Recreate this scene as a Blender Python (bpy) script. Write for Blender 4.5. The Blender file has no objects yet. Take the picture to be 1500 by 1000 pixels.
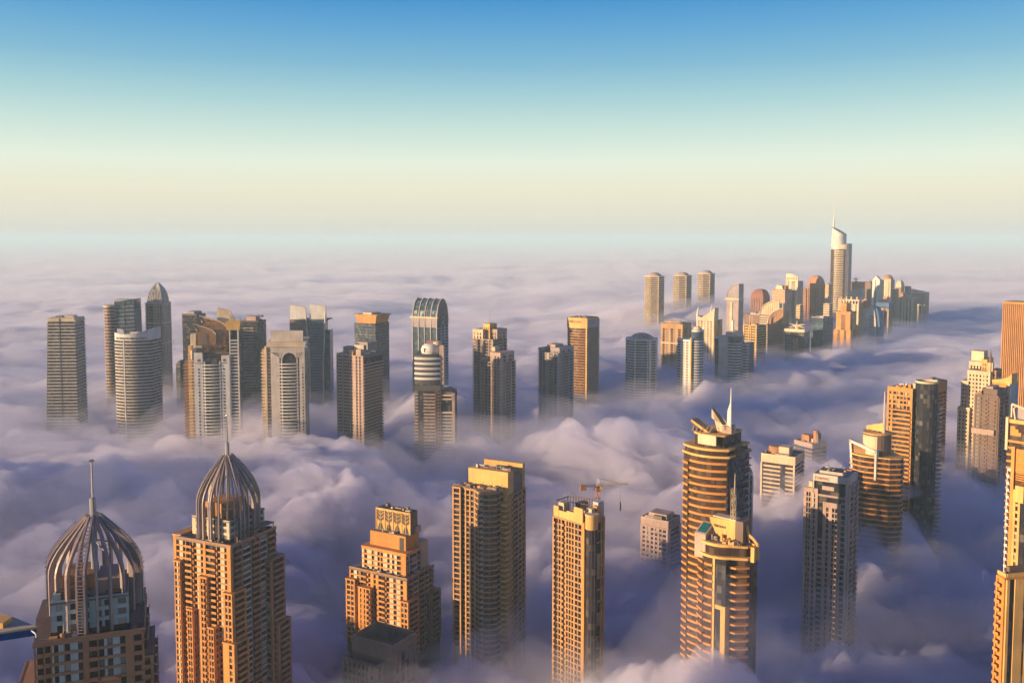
import bpy, math, random
import numpy as np
from mathutils import Vector
sc = bpy.context.scene
col = sc.collection
R = math.radians
# ------------------------------------------------------------------ camera
F = 1350.0            # focal length in pixels of the 1500 px wide photograph
H = 275.0             # eye height above the ground, metres
PITCH = R(4)
V0 = 352 + F * math.tan(PITCH)
cd = bpy.data.cameras.new('camera'); cam = bpy.data.objects.new('camera', cd); col.objects.link(cam)
cam.location = (0, 0, H); cam.rotation_euler = (R(90) - PITCH, 0, 0)
cd.sensor_width = 36; cd.lens = 36 * F / 1500; cd.shift_y = (V0 - 500) / 1500
cd.clip_start = 1; cd.clip_end = 250000
sc.camera = cam
# ------------------------------------------------------------------ sky, sun, exposure
SUN_AZ = R(-110); SUN_EL = R(7.5)
w = bpy.data.worlds.new('World'); sc.world = w; w.use_nodes = True
nt = w.node_tree; N = nt.nodes; L = nt.links; N.clear()
out = N.new('ShaderNodeOutputWorld'); bg = N.new('ShaderNodeBackground')
sky = N.new('ShaderNodeTexSky'); sky.sky_type = 'NISHITA'; sky.sun_disc = False
sky.sun_elevation = SUN_EL; sky.sun_rotation = SUN_AZ; sky.dust_density = 1.0; sky.ozone_density = 2.0
tc = N.new('ShaderNodeTexCoord'); sx = N.new('ShaderNodeSeparateXYZ'); L.new(tc.outputs['Generated'], sx.inputs[0])
mr = N.new('ShaderNodeMapRange'); mr.inputs[1].default_value = 0; mr.inputs[2].default_value = 1.0
ramp = N.new('ShaderNodeValToRGB'); L.new(sx.outputs['Z'], mr.inputs[0]); L.new(mr.outputs[0], ramp.inputs[0])
def lin(c): return [(v / 255 / 12.92 if v < 10 else ((v / 255 + .055) / 1.055) ** 2.4) for v in c]
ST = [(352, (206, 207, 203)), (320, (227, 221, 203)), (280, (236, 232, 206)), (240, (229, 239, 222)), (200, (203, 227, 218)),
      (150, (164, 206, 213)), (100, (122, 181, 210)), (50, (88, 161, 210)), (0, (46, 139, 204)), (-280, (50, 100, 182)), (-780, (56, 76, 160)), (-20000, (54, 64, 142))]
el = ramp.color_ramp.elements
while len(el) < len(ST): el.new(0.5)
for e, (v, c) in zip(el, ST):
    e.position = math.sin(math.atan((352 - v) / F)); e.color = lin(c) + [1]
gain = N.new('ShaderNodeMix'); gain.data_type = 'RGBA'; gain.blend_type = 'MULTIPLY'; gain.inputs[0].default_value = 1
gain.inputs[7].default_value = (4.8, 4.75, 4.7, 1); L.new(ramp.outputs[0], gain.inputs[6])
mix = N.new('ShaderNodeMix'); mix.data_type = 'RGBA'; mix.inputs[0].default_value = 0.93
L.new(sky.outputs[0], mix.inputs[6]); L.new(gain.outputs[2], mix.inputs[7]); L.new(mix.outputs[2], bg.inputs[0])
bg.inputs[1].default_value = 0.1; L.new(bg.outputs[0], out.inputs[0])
sd = bpy.data.lights.new('sun', 'SUN'); sd.energy = 5.0; sd.angle = R(.5); sd.color = (1, .73, .41)
so = bpy.data.objects.new('sun', sd); col.objects.link(so)
dv = Vector((math.sin(SUN_AZ) * math.cos(SUN_EL), math.cos(SUN_AZ) * math.cos(SUN_EL), math.sin(SUN_EL)))
so.rotation_euler = dv.to_track_quat('Z', 'Y').to_euler()
vs = sc.view_settings
vs.view_transform = 'Standard'; vs.look = 'None'; vs.gamma = 1; vs.exposure = 1.15; vs.use_curve_mapping = False
cy = sc.cycles
cy.use_denoising = True; cy.max_bounces = 8; cy.volume_bounces = 4; cy.diffuse_bounces = 2; cy.glossy_bounces = 2
cy.transparent_max_bounces = 12; cy.use_adaptive_sampling = True; cy.adaptive_threshold = 0.03

def at(u, v, D):
    """world point seen at photo pixel (u, v) at depth D"""
    den = F * math.cos(PITCH) + (V0 - v) * math.sin(PITCH)
    return Vector(((u - 750) / den * D, D, H + (-F * math.sin(PITCH) + (V0 - v) * math.cos(PITCH)) / den * D))

# ------------------------------------------------------------------ fog, haze, ground
def perlin(x, y, seed):
    rs = np.random.RandomState(seed); perm = rs.permutation(512); ang = rs.rand(512) * 2 * np.pi
    gx = np.cos(ang); gy = np.sin(ang)
    xi = np.floor(x).astype(np.int64); yi = np.floor(y).astype(np.int64); xf = x - xi; yf = y - yi
    def g(ix, iy, dx, dy):
        h = perm[(perm[ix % 512] + iy) % 512]; return gx[h] * dx + gy[h] * dy
    u = xf ** 3 * (xf * (xf * 6 - 15) + 10); v = yf ** 3 * (yf * (yf * 6 - 15) + 10)
    a = g(xi, yi, xf, yf); b = g(xi + 1, yi, xf - 1, yf); c = g(xi, yi + 1, xf, yf - 1); d = g(xi + 1, yi + 1, xf - 1, yf - 1)
    p = a + (b - a) * u
    return (p + ((c + (d - c) * u) - p) * v) * 1.5
# broad swells and hollows of the fog bank: (photo u, depth, radius m, height m)
SWELL = [(40, 760, 90, 20), (200, 640, 60, 8), (300, 760, 70, 18), (450, 740, 60, 24), (600, 760, 60, 22), (860, 830, 90, 20),
         (60, 560, 70, 12), (450, 560, 50, 4), (965, 720, 50, 8), (1140, 690, 55, 36), (1195, 790, 60, 32), (1010, 780, 60, 14),
         (1270, 655, 55, 36), (1335, 735, 70, 36), (1215, 525, 48, 40), (1430, 815, 90, 34), (1000, 1050, 140, 10), (1300, 1250, 200, 8), (1450, 1500, 260, 18),
         (1035, 2150, 190, 46), (960, 1850, 120, 14), (1060, 404, 50, 76), (720, 528, 40, 26), (850, 468, 36, 22), (1300, 540, 80, -22),
         (700, 620, 70, -10), (590, 580, 60, -18), (330, 480, 80, -10)]
SWELL = [(at(u, 352, D)[0], D, r, h) for u, D, r, h in SWELL]
def fog_height(x, y, base, amp, seed=0):
    wx = x + 80 * perlin(x / 300, y / 300, 11 + seed) + 22 * perlin(x / 90, y / 90, 13 + seed); wy = y + 80 * perlin(x / 300 + 50, y / 300, 12 + seed) + 22 * perlin(x / 90 + 9, y / 90, 14 + seed)
    r = np.hypot(x, y)
    far = np.clip((r - 2200) / 4000, 0, 1); mid = np.clip((r - 900) / 900, 0, 1)
    puff = lambda s_, sd_: np.abs(perlin(wx / s_, wy / (s_ * .88), sd_)) * 2.0 - .6   # round heads, sharp creases
    h = 22 * perlin(wx / 620, wy / 480, 1)
    h += 20 * puff(300, 2) * (1 - .25 * mid)
    h += 20 * puff(150, 3 + seed) * (1 - .4 * mid)
    h += 13 * puff(72, 4 + seed) * np.clip((2600 - r) / 1500, 0.1, 1)
    h += 7 * puff(36, 5 + seed) * np.clip((1900 - r) / 900, 0, 1)
    h += 5 * puff(18, 6 + seed) * np.clip((1400 - r) / 600, 0, 1)
    h += 2.6 * puff(9, 8 + seed) * np.clip((1000 - r) / 400, 0, 1)
    h *= 1 - .45 * far
    h += far * (24 * perlin(wx / 3200, wy / 1500, 7))
    for sx_, sy_, sr, sh in SWELL:
        h += sh * np.exp(-((x - sx_) ** 2 + (y - sy_) ** 2) / (sr * sr))
    rise = np.interp(r, [0, 500, 560, 680, 850, 1300, 1800, 2600, 5000], [-42, -38, -32, -14, 0, 3, 10, 18, 18])
    return np.maximum(base + rise + amp * h, 5)
def volume_material(name, color, density):
    m = bpy.data.materials.new(name); m.use_nodes = True; nn = m.node_tree.nodes; nn.clear()
    mo = nn.new('ShaderNodeOutputMaterial'); pv = nn.new('ShaderNodeVolumePrincipled')
    pv.inputs['Color'].default_value = (*color, 1); pv.inputs['Density'].default_value = density; pv.inputs['Anisotropy'].default_value = 0.0
    m.node_tree.links.new(pv.outputs[0], mo.inputs['Volume'])
    return m
def fog(name, label, base, amp, density, color, seed=0, fine=1.0):
    th = np.radians(np.unique(np.concatenate([np.linspace(-105, -33, 70), np.arange(-33, 33, .16 * fine), np.linspace(33, 105, 70)])))
    r = [70.]
    while r[-1] < 60000:
        q = r[-1]; r.append(q + (12 if q < 380 else max(3.2, q * .0042) if q < 1300 else q * .006 if q < 3200 else q * .02) * fine)
    r = np.array(r); na, nr = len(th), len(r)
    RR, T = np.meshgrid(r, th, indexing='ij'); X = RR * np.sin(T); Y = RR * np.cos(T)
    v = np.stack([X.ravel(), Y.ravel(), fog_height(X, Y, base, amp, seed).ravel()], 1); n = len(v)
    i = (np.arange(nr - 1)[:, None] * na + np.arange(na - 1)[None, :]).ravel()
    q = np.stack([i, i + na, i + na + 1, i + 1], 1)[:, ::-1]
    o = (nr - 1) * na   # rim, down to the floor of the volume, and the floor
    rim = np.concatenate([np.arange(na), np.arange(1, nr) * na + na - 1, o + np.arange(na - 2, -1, -1), np.arange(nr - 2, 0, -1) * na])
    vb = v[rim].copy(); vb[:, 2] = -3 - .5 * seed; m = len(rim); a = np.arange(m); b = (a + 1) % m
    wall = np.stack([rim[a], rim[b], n + b, n + a], 1)
    V = np.concatenate([v, vb]); Q = np.concatenate([q, wall]).astype(np.int32)
    me = bpy.data.meshes.new(name)
    me.vertices.add(len(V)); me.vertices.foreach_set('co', V.astype(np.float32).ravel())
    loops = np.concatenate([Q.ravel(), n + a]).astype(np.int32)
    me.loops.add(len(loops)); me.loops.foreach_set('vertex_index', loops)
    me.polygons.add(len(Q) + 1); me.polygons.foreach_set('loop_start', np.append(np.arange(0, Q.size, 4), Q.size).astype(np.int32))
    me.update(calc_edges=True); me.validate()
    ob = bpy.data.objects.new(name, me); col.objects.link(ob); ob['kind'] = 'stuff'; ob['label'] = label; ob['category'] = 'fog'
    me.materials.append(volume_material(name, color, density))
    return ob
FOGC = (.805, .775, .885)
fog('fog_bank', 'dense lavender sea of morning fog rolling between the towers', 55, 1.0, 0.065, FOGC)
fog('fog_cover', 'looser cover of mist lying on the dense fog', 66, .95, 0.007, FOGC, 1, 1.8)
fog('fog_veil', 'thin veil of mist drifting above the fog', 84, .9, 0.003, FOGC, 2, 2.4)
def wisps(count, density, color):
    """torn tufts riding on the fog: separate, never overlapping, lumpy flat bodies of thin mist in one object"""
    rs = np.random.RandomState(5); V = []; Q = []; done = []
    nu, nv = 20, 12
    uu, vv = np.meshgrid(np.linspace(0, 2 * np.pi, nu, endpoint=False), np.linspace(0, np.pi, nv + 2)[1:-1], indexing='xy')
    d = np.stack([np.cos(uu) * np.sin(vv), np.sin(uu) * np.sin(vv), np.cos(vv)], -1).reshape(-1, 3)
    d = np.concatenate([d, [[0, 0, 1], [0, 0, -1]]])
    ring = [[(r * nu + c, r * nu + (c + 1) % nu, (r + 1) * nu + (c + 1) % nu, (r + 1) * nu + c) for c in range(nu)] for r in range(nv - 1)]
    tri = [(nu * nv, (c + 1) % nu, c) for c in range(nu)] + [(nu * nv + 1, (nv - 1) * nu + c, (nv - 1) * nu + (c + 1) % nu) for c in range(nu)]
    faces = [tuple(reversed(q)) for g in ring for q in g] + [tuple(reversed(q)) for q in tri]
    for _ in range(6000):
        if len(done) >= count: break
        th = R(rs.uniform(-34, 34)); r = 480 * (1900 / 480) ** rs.rand(); x, y = r * math.sin(th), r * math.cos(th)
        sc_ = (.55 + r / 1400) * rs.uniform(.6, 1.3); a, b, c = 26 * sc_, 17 * sc_, 6.5 * sc_
        if any((x - q[0]) ** 2 + (y - q[1]) ** 2 < (1.55 * (a + q[2])) ** 2 for q in done): continue
        z = float(fog_height(np.array([x]), np.array([y]), 55, 1.0)[0]) + rs.uniform(-1, 7) * sc_
        done.append((x, y, a)); f = np.ones(len(d))
        for k in range(9):
            w_ = rs.randn(3) * (1.5 + .75 * k); f += .26 / (1 + .32 * k) * np.sin(d @ w_ + rs.rand() * 6.28)
        f = np.clip(f, .35, 1.5); p = d * f[:, None] * np.array([a, b, c]); t = rs.uniform(-.6, .6)
        ct, st_ = math.cos(t), math.sin(t); n0 = len(V)
        V += [(x + q[0] * ct - q[1] * st_, y + q[0] * st_ + q[1] * ct, z + q[2]) for q in p]; Q += [tuple(n0 + i for i in g) for g in faces]
    me = bpy.data.meshes.new('fog_wisp'); me.from_pydata(V, [], Q); me.update()
    ob = bpy.data.objects.new('fog_wisp', me); col.objects.link(ob); ob['kind'] = 'stuff'; ob['label'] = 'torn tufts of mist riding on the fog'; ob['category'] = 'fog'
    me.materials.append(volume_material('fog_wisp', color, density))
wisps(260, 0.018, FOGC)
def box_object(name, x0, x1, y0, y1, z0, z1):
    V = [(x, y, z) for z in (z0, z1) for x, y in ((x0, y0), (x1, y0), (x1, y1), (x0, y1))]
    me = bpy.data.meshes.new(name); me.from_pydata(V, [], [(3, 2, 1, 0), (4, 5, 6, 7), (0, 1, 5, 4), (1, 2, 6, 5), (2, 3, 7, 6), (3, 0, 4, 7)])
    ob = bpy.data.objects.new(name, me); col.objects.link(ob); return ob
hz = box_object('haze', -72000, 72000, -72000, 72000, -8, 395)
hz['kind'] = 'stuff'; hz['label'] = 'pale morning haze over the whole view'; hz['category'] = 'haze'
hz.data.materials.append(volume_material('haze', (.66, .885, .98), 8.5e-5))
# ------------------------------------------------------------------ materials
M = {}
def mat(name, color, rough=.75, var=.2, streak=.18, metal=0, cell=None):
    if not cell: color = tuple(c * .84 for c in color)
    m = bpy.data.materials.new(name); m.use_nodes = True; n = m.node_tree.nodes; l = m.node_tree.links
    b = n['Principled BSDF']; b.inputs['Roughness'].default_value = rough; b.inputs['Metallic'].default_value = metal
    if cell: b.inputs['Specular IOR Level'].default_value = .3
    t = n.new('ShaderNodeTexCoord')
    mp = n.new('ShaderNodeMapping'); mp.inputs['Scale'].default_value = (.9, .9, .10); l.new(t.outputs['Object'], mp.inputs[0])
    n1 = n.new('ShaderNodeTexNoise'); n1.inputs['Scale'].default_value = 1; n1.inputs['Detail'].default_value = 4; l.new(mp.outputs[0], n1.inputs[0])
    n2 = n.new('ShaderNodeTexNoise'); n2.inputs['Scale'].default_value = .06; n2.inputs['Detail'].default_value = 5; l.new(t.outputs['Object'], n2.inputs[0])
    oi = n.new('ShaderNodeObjectInfo')
    def rng(src, lo, hi, a=.3, z=.7):
        r = n.new('ShaderNodeMapRange'); r.inputs[1].default_value = a; r.inputs[2].default_value = z
        r.inputs[3].default_value = lo; r.inputs[4].default_value = hi; l.new(src, r.inputs[0]); return r.outputs[0]
    def mul(a, c):
        x = n.new('ShaderNodeMath'); x.operation = 'MULTIPLY'; l.new(a, x.inputs[0]); l.new(c, x.inputs[1]); return x.outputs[0]
    f = mul(mul(rng(n1.outputs[0], 1 - streak, 1 + streak * .4), rng(n2.outputs[0], 1 - var, 1 + var)), rng(oi.outputs['Random'], 1 - var * .45, 1 + var * .45, 0, 1))
    c = n.new('ShaderNodeMix'); c.data_type = 'RGBA'; c.blend_type = 'MULTIPLY'; c.inputs[0].default_value = 1
    c.inputs[6].default_value = (*color, 1); l.new(f, c.inputs[7]); src = c.outputs[2]
    if cell:   # panes: blinds, curtains and dark rooms change from cell to cell
        vm = n.new('ShaderNodeVectorMath'); vm.operation = 'DIVIDE'; vm.inputs[1].default_value = cell[0]; l.new(t.outputs['Object'], vm.inputs[0])
        fl = n.new('ShaderNodeVectorMath'); fl.operation = 'FLOOR'; l.new(vm.outputs[0], fl.inputs[0])
        ad = n.new('ShaderNodeVectorMath'); ad.operation = 'ADD'; l.new(fl.outputs[0], ad.inputs[0]); l.new(oi.outputs['Random'], ad.inputs[1])
        wn = n.new('ShaderNodeTexWhiteNoise'); l.new(ad.outputs[0], wn.inputs[0])
        mx = n.new('ShaderNodeMix'); mx.data_type = 'RGBA'; l.new(rng(wn.outputs[0], 0, 1, .62, 1.0), mx.inputs[0])
        l.new(src, mx.inputs[6]); mx.inputs[7].default_value = (*cell[1], 1); src = mx.outputs[2]
        l.new(rng(wn.outputs[0], rough * .6, rough * 1.8, 0, 1), b.inputs['Roughness'])
    l.new(src, b.inputs['Base Color'])
    M[name] = m
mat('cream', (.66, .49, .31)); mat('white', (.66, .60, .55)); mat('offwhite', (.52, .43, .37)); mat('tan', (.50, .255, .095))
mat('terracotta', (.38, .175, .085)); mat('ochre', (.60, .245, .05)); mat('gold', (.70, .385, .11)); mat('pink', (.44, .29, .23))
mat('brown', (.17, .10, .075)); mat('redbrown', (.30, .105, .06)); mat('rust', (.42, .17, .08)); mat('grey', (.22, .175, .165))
mat('darkgrey', (.055, .045, .048)); mat('steel', (.40, .36, .36), .45, .1, .1, .5); mat('bluewhite', (.38, .38, .42)); mat('teal', (.37, .43, .41))
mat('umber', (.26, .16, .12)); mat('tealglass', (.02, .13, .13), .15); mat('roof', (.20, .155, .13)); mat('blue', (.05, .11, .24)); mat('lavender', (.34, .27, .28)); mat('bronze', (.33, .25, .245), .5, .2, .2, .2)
mat('glass', (.022, .022, .03), .16, .2, .1, 0, ((2.6, 2.6, 3.4), (.10, .085, .075)))
mat('blueglass', (.035, .055, .085), .14, .2, .1, 0, ((2.6, 2.6, 3.4), (.09, .11, .14)))
mat('brownglass', (.05, .028, .022), .18, .2, .1, 0, ((2.6, 2.6, 3.4), (.095, .058, .042)))
mat('goldglass', (.30, .16, .07), .22, .2, .1, .4, ((3, 3, 3.4), (.12, .06, .03)))
mat('window', (.025, .024, .03), .15, .5, .1, 0, ((900, 900, 900), (.34, .28, .22)))

# ------------------------------------------------------------------ mesh builder
class MB:
    def __init__(s): s.v = []; s.f = []
    def box(s, x0, x1, y0, y1, z0, z1):
        i = len(s.v)
        s.v += [(x, y, z) for z in (z0, z1) for x, y in ((x0, y0), (x1, y0), (x1, y1), (x0, y1))]
        s.f += [tuple(i + j for j in q) for q in ((3, 2, 1, 0), (4, 5, 6, 7), (0, 1, 5, 4), (1, 2, 6, 5), (2, 3, 7, 6), (3, 0, 4, 7))]
        return s
    def prism(s, poly, z0, z1, top=None):
        """poly counter-clockwise; z1 a number or a function of (x, y); top: another outline for the upper end"""
        i = len(s.v); n = len(poly); top = top or poly
        zt = z1 if callable(z1) else (lambda x, y: z1)
        s.v += [(x, y, z0) for x, y in poly] + [(x, y, zt(x, y)) for x, y in top]
        s.f += [tuple(range(i + n - 1, i - 1, -1)), tuple(range(i + n, i + 2 * n))]
        s.f += [(i + j, i + (j + 1) % n, i + n + (j + 1) % n, i + n + j) for j in range(n)]
        return s
    def side(s, prof, x0, x1):
        """profile in (y, z), counter-clockwise seen from +x, swept along x"""
        i = len(s.v); n = len(prof)
        s.v += [(x0, y, z) for y, z in prof] + [(x1, y, z) for y, z in prof]
        s.f += [tuple(range(i + n - 1, i - 1, -1)), tuple(range(i + n, i + 2 * n))]
        s.f += [(i + j, i + (j + 1) % n, i + n + (j + 1) % n, i + n + j) for j in range(n)]
        return s
    def front(s, prof, y0, y1):
        """profile in (x, z), counter-clockwise seen from the front (-y), swept along y"""
        i = len(s.v); n = len(prof)
        s.v += [(x, y0, z) for x, z in prof] + [(x, y1, z) for x, z in prof]
        s.f += [tuple(range(i, i + n)), tuple(range(i + 2 * n - 1, i + n - 1, -1))]
        s.f += [(i + (j + 1) % n, i + j, i + n + j, i + n + (j + 1) % n) for j in range(n)]
        return s
    def tube(s, pts, r, n=6):
        pts = [Vector(p) for p in pts]; m = len(pts); i = len(s.v)
        for k, p in enumerate(pts):
            d = (pts[min(k + 1, m - 1)] - pts[max(k - 1, 0)]).normalized()
            a = d.cross(Vector((0, 0, 1)) if abs(d.z) < .9 else Vector((1, 0, 0))).normalized(); b = d.cross(a)
            rr = r[k] if isinstance(r, (list, tuple)) else r
            s.v += [tuple(p + a * (rr * math.cos(2 * math.pi * j / n)) + b * (rr * math.sin(2 * math.pi * j / n))) for j in range(n)]
        for k in range(m - 1):
            s.f += [(i + k * n + j, i + k * n + (j + 1) % n, i + (k + 1) * n + (j + 1) % n, i + (k + 1) * n + j) for j in range(n)]
        s.f += [tuple(range(i + n - 1, i - 1, -1)), tuple(i + (m - 1) * n + j for j in range(n))]
        return s
    def lathe(s, prof, cx=0, cy=0, n=20, ex=1.0):
        i = len(s.v); m = len(prof)
        for r, z in prof: s.v += [(cx + r * ex * math.cos(2 * math.pi * j / n), cy + r * math.sin(2 * math.pi * j / n), z) for j in range(n)]
        for k in range(m - 1): s.f += [(i + k * n + j, i + k * n + (j + 1) % n, i + (k + 1) * n + (j + 1) % n, i + (k + 1) * n + j) for j in range(n)]
        s.f += [tuple(range(i + n - 1, i - 1, -1)), tuple(i + (m - 1) * n + j for j in range(n))]
        return s
    def blade(s, pts, tang, depth, width, tip=.4):
        """rib: a path of points with an outward radial direction; rectangular section"""
        i = len(s.v); m = len(pts)
        for k, (p, (rad, tg)) in enumerate(zip(pts, tang)):
            p = Vector(p); g = 1 if k < m - 4 else 1 - (1 - tip) * (k - m + 5) / 4
            for a, b in ((-1, -.5), (0, -.5), (0, .5), (-1, .5)): s.v.append(tuple(p + rad * (a * depth * g) + tg * (b * width * (g + 1) / 2)))
        for k in range(m - 1): s.f += [(i + k * 4 + j, i + k * 4 + (j + 1) % 4, i + (k + 1) * 4 + (j + 1) % 4, i + (k + 1) * 4 + j) for j in range(4)]
        s.f += [(i + 3, i + 2, i + 1, i), tuple(i + (m - 1) * 4 + j for j in range(4))]
        return s
    def mesh(s, name, m):
        me = bpy.data.meshes.new(name); me.from_pydata(s.v, [], s.f); me.materials.append(M[m]); return me
def rect(x0, x1, y0, y1): return [(x0, y0), (x1, y0), (x1, y1), (x0, y1)]
def arc(cx, cy, rx, ry, a0, a1, n): return [(cx + rx * math.cos(R(a0 + (a1 - a0) * i / n)), cy + ry * math.sin(R(a0 + (a1 - a0) * i / n))) for i in range(n + 1)]
def bow(x0, x1, y, b, n=12):
    """front edge from (x0, y) to (x1, y) bulging towards the front by b"""
    return [(x0 + (x1 - x0) * i / n, y - b * (1 - (2 * i / n - 1) ** 2)) for i in range(n + 1)]
def clip(poly, x0, x1, back):
    """the front of an outline between x0 and x1, closed off at y = back"""
    q = [p for p in poly if x0 <= p[0] <= x1]
    f = lambda x: next((a[1] + (b[1] - a[1]) * (x - a[0]) / (b[0] - a[0]) for a, b in zip(poly[:-1], poly[1:]) if a[0] <= x <= b[0] and b[0] > a[0]), q[0][1])
    return [(x0, f(x0))] + [p for p in q if x0 < p[0] < x1] + [(x1, f(x1)), (x1, back), (x0, back)]
def chamfer(x0, x1, y0, y1, c): return [(x0 + c, y0), (x1 - c, y0), (x1, y0 + c), (x1, y1 - c), (x1 - c, y1), (x0 + c, y1), (x0, y1 - c), (x0, y0 + c)]
def offset(poly, d):
    o = []; n = len(poly)
    for i in range(n):
        (ax, ay), (bx, by), (cx, cy_) = poly[i - 1], poly[i], poly[(i + 1) % n]
        n1 = Vector((by - ay, -(bx - ax))).normalized(); n2 = Vector((cy_ - by, -(cx - bx))).normalized()
        m = n1 + n2; m = m / max(m.length_squared, .5) * 2
        o.append((bx + m.x * d, by + m.y * d))
    return o

# ------------------------------------------------------------------ towers
class T:
    """A tower. Local frame: the near corner is the origin, the left visible face runs along -x (outward -y), the right face along +y."""
    def __init__(s, label, uL, uC, uR, v, D, a, depth=None, name='skyscraper', group=None, cat='skyscraper'):
        s.D = D; s.k = D / F; p = at(uC, v, D); s.az = math.atan2(p.x, p.y); s.a = R(a)
        s.W = s.fx(uC - uL); s.Dp = depth if depth else s.sy(uR - uC)
        s.H = p.z; s.phi = -(s.a + s.az); s.p = p
        e = bpy.data.objects.new(name, None); col.objects.link(e); e.location = (p.x, p.y, 0); e.rotation_euler = (0, 0, s.phi)
        e.empty_display_size = 5
        e['label'] = label; e['category'] = cat
        if group: e['group'] = group
        s.e = e; s.rnd = random.Random(hash_label(label)); s.zmin = 16 if D < 1500 else 30
        s.single = D < 1350; s.pane = D < 720
    def fx(s, px): return px * s.k * math.cos(s.az) / max(math.cos(s.a), .2)
    def sy(s, px): return px * s.k * math.cos(s.az) / max(math.sin(s.a), .12)
    def z(s, v, x=0, y=0):
        """height of the point that shows at photo row v above local (x, y)"""
        wy = s.p.y + x * math.sin(s.phi) + y * math.cos(s.phi)
        return at(750, v, wy).z
    def add(s, name, mb, m, parent=None, loc=(0, 0, 0), label=None, kind=None):
        me = mb if isinstance(mb, bpy.types.Mesh) else mb.mesh(name, m)
        o = bpy.data.objects.new(name, me); col.objects.link(o); o.parent = parent or s.e; o.location = loc
        if label: o['label'] = label
        if kind: o['kind'] = kind
        return o
    def rep(s, name, mb, m, locs, single=None, parent=None):
        """the same piece at many places: one object each, or one joined part where they are too small to pick apart"""
        if not locs: return
        if (s.single if single is None else single):
            me = mb.mesh(name, m)
            return [s.add(name, me, m, parent, l) for l in locs]
        j = MB(); nv = len(mb.v)
        for i, (a, b, c) in enumerate(locs):
            j.v += [(x + a, y + b, z + c) for x, y, z in mb.v]; j.f += [tuple(q + i * nv for q in f) for f in mb.f]
        return s.add(name, j, m, parent, kind='stuff')
    def floors(s, z0, z1, step):
        """floor levels counted down from z1"""
        n = int((z1 - max(z0, s.zmin)) / step); return [z1 - step * (i + 1) for i in range(max(n, 0))]
    def core(s, poly, z0, z1, m='glass', name='tower_core', **k): return s.add(name, MB().prism(poly, z0, z1, **{q: k[q] for q in k if q == 'top'}), m)
    def bands(s, poly, z0, z1, step=3.4, th=1.1, out=.6, m='white', name='floor_band', single=None):
        s.rep(name, MB().prism(offset(poly, out), 0, th), m, [(0, 0, z) for z in s.floors(z0, z1, step)], single)
    def box(s, name, m, x0, x1, y0, y1, z0, z1, parent=None): return s.add(name, MB().box(x0, x1, y0, y1, z0, z1), m, parent)
    def pier(s, p0, p1, frac, z0, z1, wd=1.0, dep=.7, m='white', name='pier'):
        for f in frac:
            s.add(name, strip(p0, p1, f, wd, -.1, dep, max(z0, 0), z1), m)
    def roof(s, x0, x1, y0, y1, z, m='offwhite', n=4, par=1.4, par_m=None):
        w = .5; pm = par_m or m
        s.add('parapet', MB().box(x0, x1, y0, y0 + w, z, z + par).box(x0, x1, y1 - w, y1, z, z + par).box(x0, x0 + w, y0 + w, y1 - w, z, z + par).box(x1 - w, x1, y0 + w, y1 - w, z, z + par), pm)
        s.box('roof_deck', 'roof', x0 + w, x1 - w, y0 + w, y1 - w, z - .5, z + .15)
        for i in range(n):
            a = s.rnd.uniform(.08, .2) * (x1 - x0); b = s.rnd.uniform(.08, .22) * (y1 - y0)
            cx = s.rnd.uniform(x0 + a + 1, x1 - a - 1); cy_ = s.rnd.uniform(y0 + b + 1, y1 - b - 1)
            s.box('rooftop_unit', s.rnd.choice(['grey', 'offwhite', m]), cx - a, cx + a, cy_ - b, cy_ + b, z + .15, z + s.rnd.uniform(1.5, 4.2))
    def clutter(s, x0, x1, y0, y1, z, n, seed=1, mats=('offwhite', 'grey', 'brown', 'tan', 'steel')):
        """cooling units, ducts, pipes and small aerials on a roof, each its own piece"""
        rn = random.Random(seed)
        for i in range(n):
            x = rn.uniform(x0, x1); y = rn.uniform(y0, y1); q = rn.random()
            if q < .5: a, c = rn.uniform(.5, 1.3), rn.uniform(.5, 1.5); s.box('cooling_unit', rn.choice(mats), x - a, x + a, y - c, y + c, z, z + rn.uniform(.7, 2.0))
            elif q < .7: l = rn.uniform(1.5, 4); s.add('duct', MB().box(x - l, x + l, y - .3, y + .3, z + .3, z + .9), rn.choice(mats))
            elif q < .88: s.add('vent', MB().lathe([(.5, z), (.5, z + rn.uniform(.8, 1.8)), (.75, z + 2.0), (.2, z + 2.4)], x, y, 8), rn.choice(mats))
            else: s.add('aerial', MB().tube([(x, y, z), (x, y, z + rn.uniform(3, 6))], [.16, .06], 4), 'steel')
    def mast(s, x, y, z0, z1, r=.6, m='steel', name='mast', thick=.4):
        zm = z0 + (z1 - z0) * thick
        s.add(name, MB().tube([(x, y, z0), (x, y, zm), (x, y, zm + .4), (x, y, z1)], [r, r * .8, r * .42, r * .2]), m)
    def text(s, body, size, p0, p1, frac, z, m='brown', dep=.25):
        cu = bpy.data.curves.new('lettering', 'FONT'); cu.body = body; cu.size = size; cu.extrude = .12; cu.align_x = 'LEFT'
        to = bpy.data.objects.new('tmp', cu); col.objects.link(to)
        me = bpy.data.meshes.new_from_object(to.evaluated_get(bpy.context.evaluated_depsgraph_get()))
        bpy.data.objects.remove(to); me.materials.clear(); me.materials.append(M[m])
        o = s.add('lettering', me, m)
        d = (Vector(p1) - Vector(p0)); ln = d.length; d.normalize(); nrm = Vector((d.y, -d.x))
        q = Vector(p0) + d * (ln * frac) + nrm * dep
        o.location = (q.x, q.y, z); o.rotation_euler = (R(90), 0, math.atan2(d.y, d.x)); return o
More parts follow.
